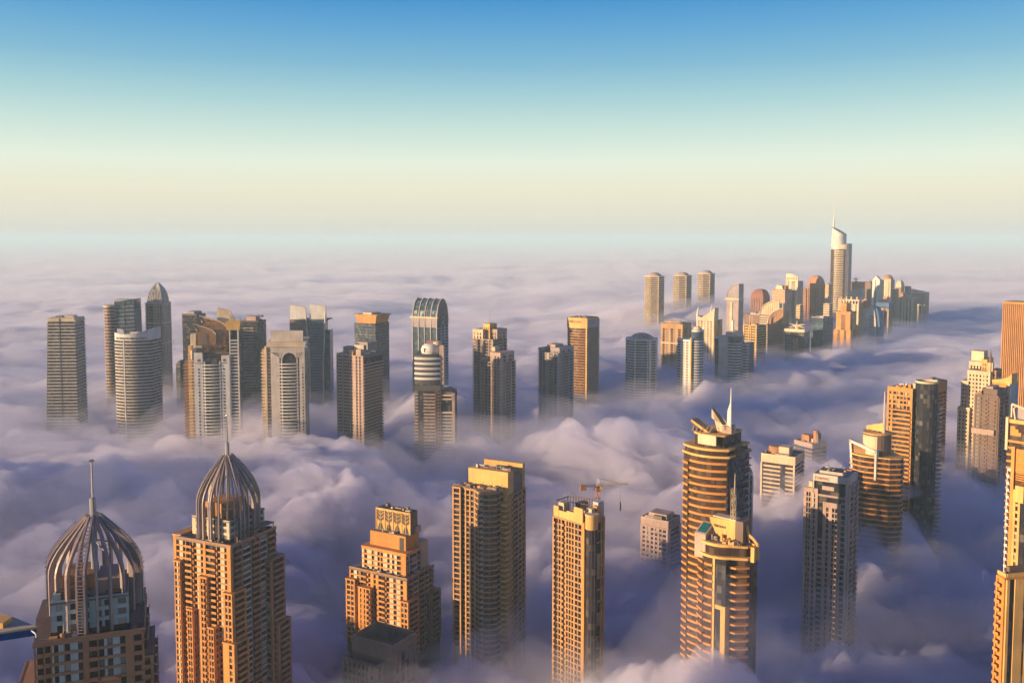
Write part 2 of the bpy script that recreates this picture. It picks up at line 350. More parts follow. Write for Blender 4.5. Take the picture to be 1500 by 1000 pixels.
    def facade(s, p0, p1, z0, z1, cols, step=3.4, wall='cream', band=1.1, dep=.7, single=None, off=0):
        """cols: (kind, width). p pier, w window, l light panel, t teal panel, b balcony, g plain glass gap, d solid dark panel"""
        P0 = Vector(p0); d = Vector(p1) - P0; ln = d.length; d.normalize(); nr = Vector((d.y, -d.x)); tot = sum(c[1] for c in cols)
        P0 = P0 + nr * off
        zs = s.floors(z0, z1, step); s0 = 0
        if not zs: return
        zb = zs[-1]; pane = s.pane if single is None else single
        def bx(a, b, n0, n1, c, e):
            q = [P0 + d * a + nr * n1, P0 + d * b + nr * n1, P0 + d * b + nr * n0, P0 + d * a + nr * n0]
            return MB().prism([(v.x, v.y) for v in q], c, e)
        if band: s.rep('spandrel', bx(.02, ln - .02, 0, dep - .12, -band * .5, band * .5), wall, [(0, 0, z + step) for z in zs] , s.single if single is None else single)
        for kind, wd in cols:
            a = s0; b = s0 + wd / tot * ln; s0 = b
            if kind == 'p': s.add('pier', bx(a, b, 0, dep, zb, z1 + band * .5), wall)
            elif kind == 'w': s.rep('window', bx(a + .06, b - .06, 0, .14, band * .5 + .04, step - band * .5 - .04), 'window', [(0, 0, z) for z in zs], pane)
            elif kind in 'lt': s.rep('wall_panel', bx(a + .03, b - .03, 0, dep - .24, band * .5 + .02, step - band * .5 - .02), 'cream' if kind == 'l' else 'teal', [(0, 0, z) for z in zs], pane)
            elif kind == 'b':
                s.rep('balcony', MB_join(bx(a, b, 0, dep + 1.1, -.16, .16), bx(a, b, dep + .95, dep + 1.1, .16, 1.15)), wall, [(0, 0, z) for z in zs], pane)
            elif kind == 'G':
                s.rep('window', bx(a + .06, b - .06, 0, .14, band * .5 + .04, step - .75), 'window', [(0, 0, z) for z in zs], pane)
                s.rep('wall_panel', bx(a + .03, b - .03, 0, dep, step - .72, step + .1), 'teal', [(0, 0, z) for z in zs], pane)
            elif kind == 'd': s.add('dark_panel', bx(a, b, 0, .3, zb, z1), 'glass')
def MB_join(*ms):
    j = MB()
    for m in ms:
        i = len(j.v); j.v += m.v; j.f += [tuple(i + q for q in f) for f in m.f]
    return j
def hash_label(t): return sum((i + 7) * ord(c) for i, c in enumerate(t))
def strip(p0, p1, f, wd, n0, n1, z0, z1):
    P0 = Vector(p0); d = Vector(p1) - P0; ln = d.length; d.normalize(); nr = Vector((d.y, -d.x)); c = P0 + d * (ln * f)
    q = [c - d * (wd / 2) + nr * n1, c + d * (wd / 2) + nr * n1, c + d * (wd / 2) + nr * n0, c - d * (wd / 2) + nr * n0]
    return MB().prism([(v.x, v.y) for v in q], z0, z1)
def lattice_mast(s, x, y, z0, z1, wd, m='steel', name='mast', parent=None, step=None):
    mb = MB(); h = wd / 2; step = step or wd * 1.6
    for a in (-h, h):
        for b in (-h, h): mb.tube([(x + a, y + b, z0), (x + a, y + b, z1)], wd * .09, 4)
    z = z0; i = 0
    while z + step <= z1:
        f = 1 if i % 2 else -1
        for b in (-h, h):
            mb.tube([(x - h * f, y + b, z), (x + h * f, y + b, z + step)], wd * .06, 4)
            mb.tube([(x + b, y - h * f, z), (x + b, y + h * f, z + step)], wd * .06, 4)
        z += step; i += 1
    return s.add(name, mb, m, parent)
# ------------------------------------------------------------------ crowned towers in the foreground
RIB = [(1, 0), (1.0, .08), (.985, .17), (.945, .27), (.88, .37), (.79, .48), (.68, .59), (.555, .70), (.43, .80), (.30, .90), (.17, 1)]
def crown(t, cx, cy_, r, z0, zb, zt, rot, ztip, minor=(-36, -19, 19, 36), r_m=.75):
    def path(th, rr, tip=1.0, base=z0):
        pts = [(rr, base)] + [(rr * a, zb + (zt - zb) * b * tip) for a, b in RIB]
        rad = Vector((math.cos(th), math.sin(th), 0)); tg = Vector((-math.sin(th), math.cos(th), 0))
        return [Vector((cx, cy_, z)) + rad * q for q, z in pts], rad, tg
    for i in range(4):
        th = R(rot + 90 * i); rib = None
        for sgn in (-1, 1):
            pts, rad, tg = path(th, r); pts = [p + tg * (sgn * 1.15 * (1 if i_ < len(pts) - 5 else .35 + .13 * (len(pts) - i_))) for i_, p in enumerate(pts)]
            b = MB().blade(pts, [(rad, tg)] * len(pts), 2.3, .6)
            if rib is None: rib = t.add('crown_rib', b, 'bronze')
            else: t.add('rib_edge', b, 'bronze', rib)
        pts, rad, tg = path(th, r); mb = MB()
        for p, q in zip(pts[:-2], pts[1:-1]):
            n = max(1, int((q - p).length / 1.0))
            for j in range(n):
                c = p + (q - p) * (j / n); mb.tube([c - tg * 1.1 + rad * .5, c + tg * 1.1 + rad * .5], .16, 4)
        t.add('lattice', mb, 'bronze', rib, kind='stuff')
        for m in minor:
            pts, rad, tg = path(th + R(m), r * .97, .97, z0 + 2)
            t.add('crown_rib', MB().blade(pts, [(rad, tg)] * len(pts), 1.7, r_m), 'bronze')
    zr = zb + (zt - zb) * .70
    for i in range(4):
        th = R(rot + 45 + 90 * i); t.add('brace', MB().tube([(cx, cy_, zr - 3), (cx + math.cos(th) * r * .5, cy_ + math.sin(th) * r * .5, zr - 6)], .25, 5), 'bronze')
    ms = t.add('mast', MB().tube([(cx, cy_, zb - 4), (cx, cy_, zt + (ztip - zt) * .28), (cx, cy_, zt + (ztip - zt) * .30)], [1.15, 1.0, .5], 8), 'steel')
    t.add('antenna', MB().tube([(cx, cy_, zt + (ztip - zt) * .30), (cx, cy_, ztip)], [.42, .3], 6), 'steel', ms)
    t.add('beacon', MB().box(cx - .8, cx + .8, cy_ - .3, cy_ + .3, ztip - .9, ztip - .3), 'steel', ms)

def bay(t, x0, x1, y0, y1, z1, cols, wall='terracotta', rc=None, step=3.4, cap=True):
    """a projecting bay of the front with its own small roof"""
    t.add('bay', MB().box(x0 + .5, x1 - .5, y0 + .5, y1, 0, z1 - .4), 'brownglass')
    t.facade((x0, y0 + .5), (x1, y0 + .5), 0, z1, cols, step, wall, off=0)
    t.facade((x1 - .5, y0), (x1 - .5, y1), 0, z1, rc or [('p', 1), ('w', 1), ('p', 1)], step, wall)
    t.facade((x0 + .5, y1), (x0 + .5, y0), 0, z1, [('p', 1)], step, wall)
    if cap: t.add('bay_roof', MB().box(x0 - .4, x1 + .4, y0 - .4, y1, z1 - .3, z1 + .5), wall)

# --- the crowned tower at the left edge of the foreground
t = T('pinkish tower with open onion-shaped rib crown, in shade beside the left edge', 50, 211, 224, 925, 290, 2, depth=32, name='crowned_tower')
W, DP, zb = t.W, t.Dp, t.H
t.core(rect(-W + .8, -.8, .8, DP - .8), 0, zb - .6, 'brownglass')
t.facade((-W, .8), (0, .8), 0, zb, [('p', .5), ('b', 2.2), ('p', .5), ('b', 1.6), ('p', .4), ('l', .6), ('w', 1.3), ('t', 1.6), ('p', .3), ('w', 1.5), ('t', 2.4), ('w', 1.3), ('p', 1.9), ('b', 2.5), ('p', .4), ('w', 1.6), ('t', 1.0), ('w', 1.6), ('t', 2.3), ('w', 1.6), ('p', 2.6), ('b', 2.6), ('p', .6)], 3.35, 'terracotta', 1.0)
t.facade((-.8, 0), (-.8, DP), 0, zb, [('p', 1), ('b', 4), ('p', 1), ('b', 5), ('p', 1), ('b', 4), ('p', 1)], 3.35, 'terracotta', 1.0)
t.add('terrace', MB().box(-W - .3, .3, .3, DP, zb - .55, zb + .25), 'roof')
t.add('balustrade', MB().box(-W - .2, .2, .25, .6, zb + .25, zb + 1.3).box(-.1, .2, .6, DP, zb + .25, zb + 1.3), 'terracotta')
# lower wings stepping out
bay(t, -W - 5.0, -W + 1.5, 3, 22, t.z(985), [('p', .6), ('b', 2), ('p', .5), ('b', 2), ('p', .6)], 'terracotta', step=3.35)
bay(t, -W - 2.2, -W + 6.5, -2.4, .9, t.z(990), [('p', .6), ('w', 2), ('l', 1.6), ('w', 2), ('p', .5)], 'terracotta', step=3.35)
bay(t, -13.8, -7.5, -2.0, .9, t.z(985), [('p', .6), ('w', 2), ('p', .5), ('w', 2), ('p', .6)], 'terracotta', step=3.35)
bay(t, -2.0, 2.4, 2, 26, t.z(965), [('p', .6), ('b', 2), ('p', .6)], 'terracotta', [('p', 1), ('b', 3), ('p', 1), ('b', 3), ('p', 1), ('b', 3), ('p', 1)], step=3.35)
# upper panelled block within the ribs
ux0, ux1, uy0, uy1 = -W + 4.6, -4.4, 3.2, DP - 4
zu = t.z(868, 0, 3.2)
t.core(rect(ux0 + .6, ux1 - .6, uy0 + .6, uy1 - .6), zb, zu - .5, 'brownglass', 'upper_block')
t.facade((ux0, uy0 + .6), (ux1, uy0 + .6), zb - .4, zu, [('t', 2), ('w', 1.7), ('t', 2.6), ('w', 1.7), ('t', 2.6), ('d', 1.7), ('t', 2.2), ('w', 1.8), ('t', 1.0), ('w', 1.8), ('t', 2.6), ('w', 2.6), ('t', 1.0)], 3.35, 'teal', 1.3, .5)
t.facade((ux1 - .6, uy0), (ux1 - .6, uy1), zb - .4, zu, [('t', 1), ('w', 2), ('t', 2), ('w', 2), ('t', 1)], 3.35, 'teal', 1.3, .5)
t.add('roof_deck', MB().box(ux0, ux1, uy0, uy1, zu - .45, zu + .2), 'roof')
t.box('plant_room', 'terracotta', ux0 + 3, ux1 - 10, uy0 + 6, uy1 - 5, zu + .2, zu + 6)
t.box('plant_room', 'pink', ux1 - 9.5, ux1 - 3, uy0 + 4, uy1 - 6, zu + .2, zu + 4.6)
t.box('plant_room', 'brown', ux0 + 1.5, ux0 + 9, uy0 + 2, uy0 + 6, zu + .2, zu + 3.2)
t.box('rooftop_unit', 'teal', ux0 + .8, ux0 + 3.0, uy0 + .9, uy0 + 3, zu + .2, zu + 2.6)
t.add('terrace_roof', MB().side([(2.2, zb + .3), (2.4, zb + .3), (9, zb + 5.5), (DP - 6, zb + 5.5), (DP - 6, zb + .3)], -W - .2, ux0 - .2), 'brown')
t.add('terrace_roof', MB().side([(2.2, zb + .3), (2.4, zb + .3), (9, zb + 5.5), (DP - 6, zb + 5.5), (DP - 6, zb + .3)], ux1 + .2, .1), 'brown')
t.clutter(ux0 + 1, ux1 - 1, uy0 + 1, uy0 + 6, zu + .2, 10, 3); t.clutter(-W + 1, -1, .9, 3, zb + .25, 12, 4)
ccx, ccy = (ux0 + ux1) / 2 + .8, (uy0 + uy1) / 2
crown(t, ccx, ccy, 14.9, zb - 1.0, t.z(833, ccx, ccy), t.z(752, ccx, ccy), -103, t.z(672, ccx, ccy))

# --- the crowned tower second from the left: lit left face
t = T('orange-lit tower with steel rib crown and mast, second from the left', 253, 338, 411, 802, 465, 42, name='crowned_tower')
W, DP, zb = t.W, t.Dp, t.H
t.core(rect(-W + .8, -.8, .8, DP - .8), 0, zb - .6, 'brownglass')
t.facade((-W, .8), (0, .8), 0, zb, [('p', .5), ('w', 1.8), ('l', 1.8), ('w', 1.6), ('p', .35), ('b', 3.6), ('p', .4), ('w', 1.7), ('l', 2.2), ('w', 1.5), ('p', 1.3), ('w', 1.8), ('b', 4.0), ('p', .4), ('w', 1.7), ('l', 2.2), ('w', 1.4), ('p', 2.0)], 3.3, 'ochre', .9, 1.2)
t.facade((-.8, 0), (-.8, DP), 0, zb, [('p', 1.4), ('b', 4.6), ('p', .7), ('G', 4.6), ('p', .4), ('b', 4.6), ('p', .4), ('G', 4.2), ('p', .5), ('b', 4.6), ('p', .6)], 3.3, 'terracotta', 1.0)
t.add('terrace', MB().box(-W - .3, .3, -.3, DP, zb - .55, zb + .25), 'roof')
t.add('balustrade', MB().box(-W - .3, .3, -.3, 0, zb + .25, zb + 1.4).box(0, .3, 0, DP, zb + .25, zb + 1.4), 'terracotta')
for f in (.15, .35, .55, .75, .95): t.box('terrace_post', 'terracotta', -.6, -.2, DP * f - .2, DP * f + .2, zb + .25, zb + 4.2)
t.add('terrace_canopy', MB().box(-4.2, 1.2, 12, DP - 3, zb + 4.2, zb + 4.7), 'brown')
bay(t, -W - 3.5, -W + 2.0, 2, 24, t.z(785, -W, 0), [('p', .6), ('w', 1.5), ('p', .4)], 'ochre')
bay(t, -W + 1.2, -W + 5.2, -2.6, .9, t.z(818, -W, 0), [('p', .6), ('w', 1.5), ('l', 1.2), ('w', 1.2), ('p', .4)], 'ochre')
bay(t, -W + 9.5, -W + 13.2, -2.8, .9, t.z(890, -W * .7, 0), [('p', .6), ('w', 1.5), ('p', .4), ('w', 1.5), ('p', .5)], 'ochre')
bay(t, -W + 18.2, -W + 23.5, -2.8, .9, t.z(842, -W * .5, 0), [('p', 1.4), ('w', 1.5), ('p', .4), ('b', 1.8), ('p', .4)], 'ochre')
bay(t, -W + 24.6, -W + 28.4, -3.6, .9, t.z(915, -W * .35, 0), [('p', .6), ('w', 1.5), ('p', .4), ('w', 1.5), ('p', .5)], 'ochre')
bay(t, -3.6, 2.2, -2.2, 8, t.z(868), [('p', .9), ('w', 1.3), ('p', .4), ('w', 1.3), ('p', .5)], 'ochre', [('p', 1), ('b', 4), ('p', .6)])
bay(t, -3.0, 4.4, -3.8, 7, t.z(938), [('p', 2.4), ('w', 1.2), ('p', .8)], 'ochre', [('p', 1), ('b', 4), ('p', .6)])
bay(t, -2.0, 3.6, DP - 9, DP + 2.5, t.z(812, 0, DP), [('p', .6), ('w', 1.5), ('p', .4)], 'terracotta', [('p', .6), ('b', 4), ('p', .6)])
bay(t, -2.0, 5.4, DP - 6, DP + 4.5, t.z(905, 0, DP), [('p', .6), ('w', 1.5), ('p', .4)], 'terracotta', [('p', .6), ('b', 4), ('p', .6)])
ux0, ux1, uy0, uy1 = -W + 7.5, -4.2, 4.2, DP - 4
zu = t.z(765, ux1, uy0)
t.core(rect(ux0 + .6, ux1 - .6, uy0 + .6, uy1 - .6), zb, zu - .5, 'brownglass', 'upper_block')
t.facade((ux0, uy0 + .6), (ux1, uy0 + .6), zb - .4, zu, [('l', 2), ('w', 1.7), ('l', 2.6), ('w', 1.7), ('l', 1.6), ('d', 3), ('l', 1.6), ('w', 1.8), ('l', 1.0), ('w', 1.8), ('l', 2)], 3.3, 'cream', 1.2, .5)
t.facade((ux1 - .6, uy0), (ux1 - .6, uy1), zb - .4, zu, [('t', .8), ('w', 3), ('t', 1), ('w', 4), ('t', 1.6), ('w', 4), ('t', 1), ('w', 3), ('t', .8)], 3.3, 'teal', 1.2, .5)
t.add('roof_deck', MB().box(ux0, ux1, uy0, uy1, zu - .45, zu + .2), 'roof')
t.box('plant_room', 'ochre', ux0 + 4, ux1 - 9, uy0 + 5, uy1 - 6, zu + .2, zu + 7.5)
t.box('plant_room', 'terracotta', ux1 - 8.5, ux1 - 3, uy0 + 3, uy1 - 9, zu + .2, zu + 5.0)
t.box('plant_room', 'tan', ux0 + 2, ux0 + 8, uy0 + 2, uy0 + 5, zu + .2, zu + 4.5)
t.clutter(ux0 + 1, ux1 - 1, uy0 + 1, uy1 - 1, zu + .2, 14, 5); t.clutter(-W + 1, -1, .6, 3.4, zb + .25, 12, 6); t.clutter(-3.4, -.8, 4, DP - 2, zb + .25, 8, 7)
ccx, ccy = (ux0 + ux1) / 2, (uy0 + uy1) / 2
crown(t, ccx, ccy, 17.2, zb - 6, t.z(735, ccx, ccy), t.z(665, ccx, ccy), -90 - 24, t.z(606, ccx, ccy), (-58, -42, -26, -14, 14, 28), .7)

# ------------------------------------------------------------------ stepped tower with tree reliefs
t = T('orange stepped tower crowned by a slab with golden tree reliefs', 507, 596, 638, 850, 558, 36, name='stepped_tower')
W, DP, zb = t.W, t.Dp, t.H
t.core(rect(-W + .8, -.8, .8, DP - .8), 0, zb - .6, 'brownglass')
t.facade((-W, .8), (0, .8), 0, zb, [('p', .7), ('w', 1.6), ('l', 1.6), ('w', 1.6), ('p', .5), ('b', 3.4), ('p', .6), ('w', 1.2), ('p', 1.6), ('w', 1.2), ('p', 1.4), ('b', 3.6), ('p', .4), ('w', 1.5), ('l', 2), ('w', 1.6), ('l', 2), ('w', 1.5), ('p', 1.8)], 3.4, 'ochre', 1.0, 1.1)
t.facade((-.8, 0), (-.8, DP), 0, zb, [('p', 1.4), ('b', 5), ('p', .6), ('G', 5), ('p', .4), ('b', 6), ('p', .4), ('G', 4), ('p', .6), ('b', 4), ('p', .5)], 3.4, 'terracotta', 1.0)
t.add('terrace', MB().box(-W - .3, .4, -.3, DP, zb - .5, zb + .3), 'roof')
t.add('balustrade', MB().box(-W - .3, .4, -.3, 0, zb + .3, zb + 1.5).box(.1, .4, 0, DP, zb + .3, zb + 1.5), 'terracotta')
bay(t, -W - .8, -W + 6.5, -3.0, .9, t.z(845, -W, 0), [('p', .6), ('w', 1.5), ('p', .4), ('w', 1.2), ('p', .5)], 'ochre')
bay(t, -W + 9.5, -W + 19, -3.4, .9, t.z(860, -W * .6, 0), [('p', 1.6), ('w', 1.0), ('p', 2.0), ('w', 1.0), ('p', 1.0), ('b', 2.4), ('p', .4)], 'ochre')
bay(t, -3.5, 2.6, -2.4, 9, t.z(880), [('p', .6), ('w', 1.2), ('p', .4), ('w', 1.2), ('p', .5)], 'ochre', [('p', .8), ('b', 4), ('p', .6)])
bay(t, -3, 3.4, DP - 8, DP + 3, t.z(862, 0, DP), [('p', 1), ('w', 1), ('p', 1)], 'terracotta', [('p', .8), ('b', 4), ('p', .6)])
t.clutter(-W + 1, -1, .6, 3.4, zb + .3, 12, 8); t.clutter(-3, -.5, 4, DP - 2, zb + .3, 9, 9)
# second block
x0, x1, y0, y1 = -W + 7.0, -3.4, 4.0, DP - 3
z2 = t.z(811, x1, y0)
t.core(rect(x0 + .7, x1 - .7, y0 + .7, y1), zb, z2 - .4, 'brownglass', 'upper_block')
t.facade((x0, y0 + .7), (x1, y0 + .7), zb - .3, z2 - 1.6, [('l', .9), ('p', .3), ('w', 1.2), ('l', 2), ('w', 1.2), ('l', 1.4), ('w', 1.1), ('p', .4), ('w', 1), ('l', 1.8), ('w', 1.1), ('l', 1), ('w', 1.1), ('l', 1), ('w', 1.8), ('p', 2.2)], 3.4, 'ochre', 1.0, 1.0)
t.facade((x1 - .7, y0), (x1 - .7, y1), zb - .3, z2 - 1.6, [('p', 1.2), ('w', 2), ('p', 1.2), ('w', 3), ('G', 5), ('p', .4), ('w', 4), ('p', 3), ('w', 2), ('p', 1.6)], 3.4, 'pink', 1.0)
t.add('cornice', MB().box(x0 - .3, x1 + .3, y0 - .3, y1, z2 - 1.6, z2), 'ochre')
t.box('corner_block', 'pink', x1 - 9, x1 + .5, y1 - 7, y1 + 1, zb, z2 + 3)
# third block with horizontal boarding
x0, x1, y0, y1 = x0 + 3.5, x1 - 3.2, y0 + 4.2, y1 - 4
z3 = t.z(786, x1, y0)
t.core(rect(x0, x1, y0, y1), z2, z3, 'ochre', 'attic_block')
n = int((z3 - z2 - 1.2) / .75)
t.rep('boarding', MB().box(x0 + .6, x1 - 5, y0 - .22, y0, 0, .45), 'ochre', [(0, 0, z2 + .5 + i * .75) for i in range(n)])
t.box('doorway', 'darkgrey', x1 - 4.6, x1 - 1.4, y0 - .12, y0 + .2, z2, z3 - 1.2)
t.box('roof_deck', 'roof', x0 + .3, x1 - .3, y0 + .3, y1, z3 - .2, z3 + .12)
t.box('plant_room', 'pink', x1 - 4, x1 + 2, y1 - 6, y1, z3, z3 + 4)
# crown slab with four tree reliefs
x0, x1, y0, y1 = x0 + 2.0, x1 + .6, y0 + 3.4, y0 + 12
z4a, z4 = z3, t.z(752, x1, y0)
sl = t.core(rect(x0, x1, y0 + .9, y1), z4a, z4, 'brown', 'crown_slab')
t.add('relief_backing', MB().box(x0 + .3, x1 - .3, y0 + .7, y0 + .9, z4a, z4 - .6), 'gold', sl)
pw = (x1 - x0) / 4
t.add('relief_frame', MB_join(*[MB().box(x0 + i * pw - .3, x0 + i * pw + .3, y0 + .35, y0 + .9, z4a, z4) for i in range(5)], MB().box(x0 - .3, x1 + .3, y0 + .35, y0 + .9, z4 - .8, z4 + .2)), 'gold', sl)
hh = z4 - z4a - 1
for i in range(4):
    c = x0 + (i + .5) * pw; mb = MB().tube([(c, y0 + .5, z4a), (c, y0 + .5, z4 - 1)], .28, 5); dk = MB()
    for sg in (-1, 1):
        for j in range(3):   # dark gaps between the branches, then the branches
            zj = z4a + hh * (.40 + .19 * j); e_ = pw * .40
            q = [(c + sg * .3, zj + hh * .03), (c + sg * e_, zj + hh * .16), (c + sg * e_, min(zj + hh * .30, z4 - .9)), (c + sg * .3, zj + hh * .14)]
            b = len(dk.v); dk.v += [(x, y0 + .62, z_) for x, z_ in q]; dk.f.append((b, b + 1, b + 2, b + 3) if sg > 0 else (b + 3, b + 2, b + 1, b))
            mb.tube([(c, y0 + .5, zj), (c + sg * e_, y0 + .5, min(zj + hh * .14, z4 - .9))], .2, 4)
        b = len(dk.v); dk.v += [(c + sg * .35, y0 + .62, z4a + .3), (c + sg * pw * .34, y0 + .62, z4a + .3), (c + sg * pw * .22, y0 + .62, z4a + hh * .26), (c + sg * .35, y0 + .62, z4a + hh * .40)]
        dk.f.append((b, b + 1, b + 2, b + 3) if sg > 0 else (b + 3, b + 2, b + 1, b))
    rl = t.add('tree_relief', mb, 'gold', sl); t.add('relief_opening', dk, 'darkgrey', sl, kind='stuff')
t.box('roof_deck', 'darkgrey', x0 + .2, x1 - .2, y0 + 1, y1 - .2, z4, z4 + .2)
t.box('rooftop_unit', 'cream', x1 - 5, x1 - 1.4, y0 + 2.5, y0 + 4.5, z4 + .2, z4 + .9)
t.box('rooftop_unit', 'cream', x0 + 10, x0 + 11.2, y0 + 3, y0 + 4.5, z4 + .2, z4 + 1.2)

t.clutter(x0 + 1, x1 - 1, y0 + 2, y1 - 1, z4 + .2, 7, 10); t.clutter(x0 - 1, x1, y0 - 2.6, y0 - .6, z3 + .12, 6, 11)
# ------------------------------------------------------------------ dark open-topped block in front of it
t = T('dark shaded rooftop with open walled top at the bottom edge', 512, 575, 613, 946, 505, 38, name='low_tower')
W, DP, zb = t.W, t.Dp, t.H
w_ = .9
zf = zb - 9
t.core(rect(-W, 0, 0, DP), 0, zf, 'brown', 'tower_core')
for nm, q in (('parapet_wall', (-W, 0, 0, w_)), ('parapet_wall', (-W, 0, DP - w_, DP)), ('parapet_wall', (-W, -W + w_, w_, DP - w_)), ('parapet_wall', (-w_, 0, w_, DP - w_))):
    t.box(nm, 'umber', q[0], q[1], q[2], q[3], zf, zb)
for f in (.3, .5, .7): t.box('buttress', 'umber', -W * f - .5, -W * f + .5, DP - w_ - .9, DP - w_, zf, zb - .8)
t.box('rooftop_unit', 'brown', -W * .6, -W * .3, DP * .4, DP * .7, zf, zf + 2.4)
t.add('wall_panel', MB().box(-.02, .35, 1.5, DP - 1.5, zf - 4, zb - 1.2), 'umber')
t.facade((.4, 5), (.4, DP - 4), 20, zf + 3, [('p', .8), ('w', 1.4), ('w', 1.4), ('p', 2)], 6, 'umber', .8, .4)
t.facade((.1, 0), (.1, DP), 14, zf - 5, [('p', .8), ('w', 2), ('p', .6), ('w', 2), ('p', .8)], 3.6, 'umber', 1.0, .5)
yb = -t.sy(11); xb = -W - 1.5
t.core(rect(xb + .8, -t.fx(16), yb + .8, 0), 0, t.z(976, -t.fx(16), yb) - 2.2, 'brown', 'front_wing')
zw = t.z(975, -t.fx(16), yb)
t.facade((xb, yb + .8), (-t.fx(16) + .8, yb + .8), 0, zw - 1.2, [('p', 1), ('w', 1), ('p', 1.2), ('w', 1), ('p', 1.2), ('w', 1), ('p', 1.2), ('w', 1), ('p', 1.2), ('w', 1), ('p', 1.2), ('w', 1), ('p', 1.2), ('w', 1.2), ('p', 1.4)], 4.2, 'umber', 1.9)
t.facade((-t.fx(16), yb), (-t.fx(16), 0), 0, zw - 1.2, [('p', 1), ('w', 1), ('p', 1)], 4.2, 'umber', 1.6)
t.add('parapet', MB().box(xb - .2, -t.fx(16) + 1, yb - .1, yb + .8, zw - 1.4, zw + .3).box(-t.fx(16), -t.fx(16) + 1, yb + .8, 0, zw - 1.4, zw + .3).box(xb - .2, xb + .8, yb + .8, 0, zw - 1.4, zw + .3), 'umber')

# ------------------------------------------------------------------ tower with the broad golden slab
t = T('tower with blank golden slab top and bow-fronted balconies, centre foreground', 684, 744, 770, 692, 560, 28, name='slab_tower')
W, DP, zt = t.W, t.Dp, t.H
zl = t.z(724, 0, -6)
y2 = DP * .55
t.core(rect(-W, 0, 0, 7.2), 0, zt, 'gold', 'slab_wall')
t.core(rect(-W + .5, -.8, 7.2, DP - 3), 0, zt - 5, 'grey', 'tower_core')
t.core(rect(-W, 0, DP - 3, DP), 0, zt + 1.2, 'gold', 'slab_wall')
t.add('roof_rail', MB().box(-W + 1, -1, 8.5, 9.0, zt - 4, zt + .6).box(-W + 1, -1, 10.5, 11.0, zt - 4, zt + .1), 'steel')
t.facade((.1, 0), (.1, DP), 0, zt - 15, [('p', 3), ('b', 6), ('p', 1), ('w', 3), ('p', 1), ('w', 2), ('p', 1.2)], 3.4, 'tan', 1.1)
lx0 = -W - t.fx(13); ly = -9.0
A = [(lx0, ly + .6), (lx0 + 5.8, ly + .6), (lx0 + 5.8, ly + 2.4), (lx0 + 8.2, ly + 2.4), (lx0 + 8.2, ly + .6), (lx0 + 16, ly + .6)] + bow(lx0 + 16, -3.4, ly + .6, 4.6, 14)[1:] + [(-3.4, 0), (lx0, 0)]
t.core(A, 0, zl, 'glass', 'balcony_block')
slabp = [(lx0 - .6, ly), (lx0 + 5.4, ly), (lx0 + 5.4, ly + 1.6), (lx0 + 8.6, ly + 1.6), (lx0 + 8.6, ly), (lx0 + 15.8, ly)] + bow(lx0 + 16, -3.2, ly, 5.0, 14)[1:] + [(-2.6, .4), (lx0 - .6, .4)]
t.rep('balcony', MB().prism(slabp, 0, .95), 'tan', [(0, 0, z) for z in t.floors(0, zl + .4, 3.4)])
t.rep('balcony', MB().box(-2.5, 1.3, -5.5, 1.2, 0, .8), 'gold', [(0, 0, z) for z in t.floors(0, zl - 4, 3.4)])
for xx, wd in ((lx0 - .3, 1.0), (lx0 + 4.8, .9), (lx0 + 8.8, .9), (lx0 + 12.0, .9), (lx0 + 15.2, 1.2)):
    t.add('pier', MB().box(xx, xx + wd, ly - .25, ly + .8, 0, zl + 1), 'tan')
bc = bow(lx0 + 16, -3.4, ly + .6, 4.6, 14)
for i in (4, 8, 11): t.add('pier', MB().box(bc[i][0] - .2, bc[i][0] + .2, bc[i][1] - .55, bc[i][1] + .2, 0, zl + .4), 'grey')
t.rep('bracket_lamp', MB().box(bc[7][0] - .45, bc[7][0] + .45, bc[7][1] - 1.1, bc[7][1] - .3, 1.0, 1.7), 'white', [(0, 0, z) for z in t.floors(0, zl + .4, 3.4)])
t.add('parapet', MB().prism(offset(slabp, .1), zl + .4, zl + 1.6), 'tan')
t.add('roof_deck', MB().prism(offset(slabp, -.6), zl + 1.5, zl + 1.75), 'roof')
for i in range(6):
    xx = lx0 + 3 + i * 5.0; t.box('rooftop_unit', t.rnd.choice(['tan', 'brown', 'grey']), xx, xx + t.rnd.uniform(1.5, 4), ly + 2 + t.rnd.uniform(0, 2), ly + 6, zl + 1.75, zl + t.rnd.uniform(2.6, 4.5))
t.clutter(lx0 + 1, -5, ly + 1, -1.5, zl + 1.75, 20, 12); t.clutter(-W + 1, -1, 1.5, 6, zt, 8, 13)
t.facade((-W - .1, 0), (lx0, 0), 0, zl, [('p', 1)], 3.4, 'tan', 1)

# ------------------------------------------------------------------ tower under construction with its crane
t = T('unfinished tan tower with cluttered roof under a tower crane', 807, 864, 888, 770, 495, 40, name='unfinished_tower')
W, DP, zt = t.W, t.Dp, t.H
t.core(rect(-W + .7, -2.5, .7, DP), 0, zt - 1, 'brownglass')
t.facade((-W, .7), (-4.6, .7), 0, zt - .4, [('p', .9), ('b', 1.8), ('w', 1.5), ('p', .5), ('w', 1.5), ('p', .8), ('b', 2.2), ('p', 1.2), ('w', 1.4), ('p', .6), ('w', 1.4), ('p', .7), ('w', 1.4), ('p', 1), ('w', 2.1), ('p', .4), ('w', 2.1), ('p', 1.0)], 3.35, 'tan', .85, 1.2)
t.add('corner_pier', MB().box(-4.8, -3.2, -.9, 1.5, 0, zt + 1), 'ochre')
zd = t.z(763, 0, 1)
drum = [(3.0 * math.cos(R(i * 18)) - .5, 3.0 * math.sin(R(i * 18)) + 2.2) for i in range(20)]
t.core(drum, 0, zd - 4.5, 'glass', 'glass_bow')
for i in (11, 13, 15, 17, 19): t.add('mullion', MB().tube([(drum[i][0], drum[i][1], 0), (drum[i][0], drum[i][1], zd - 4.4)], .16, 4), 'brown')
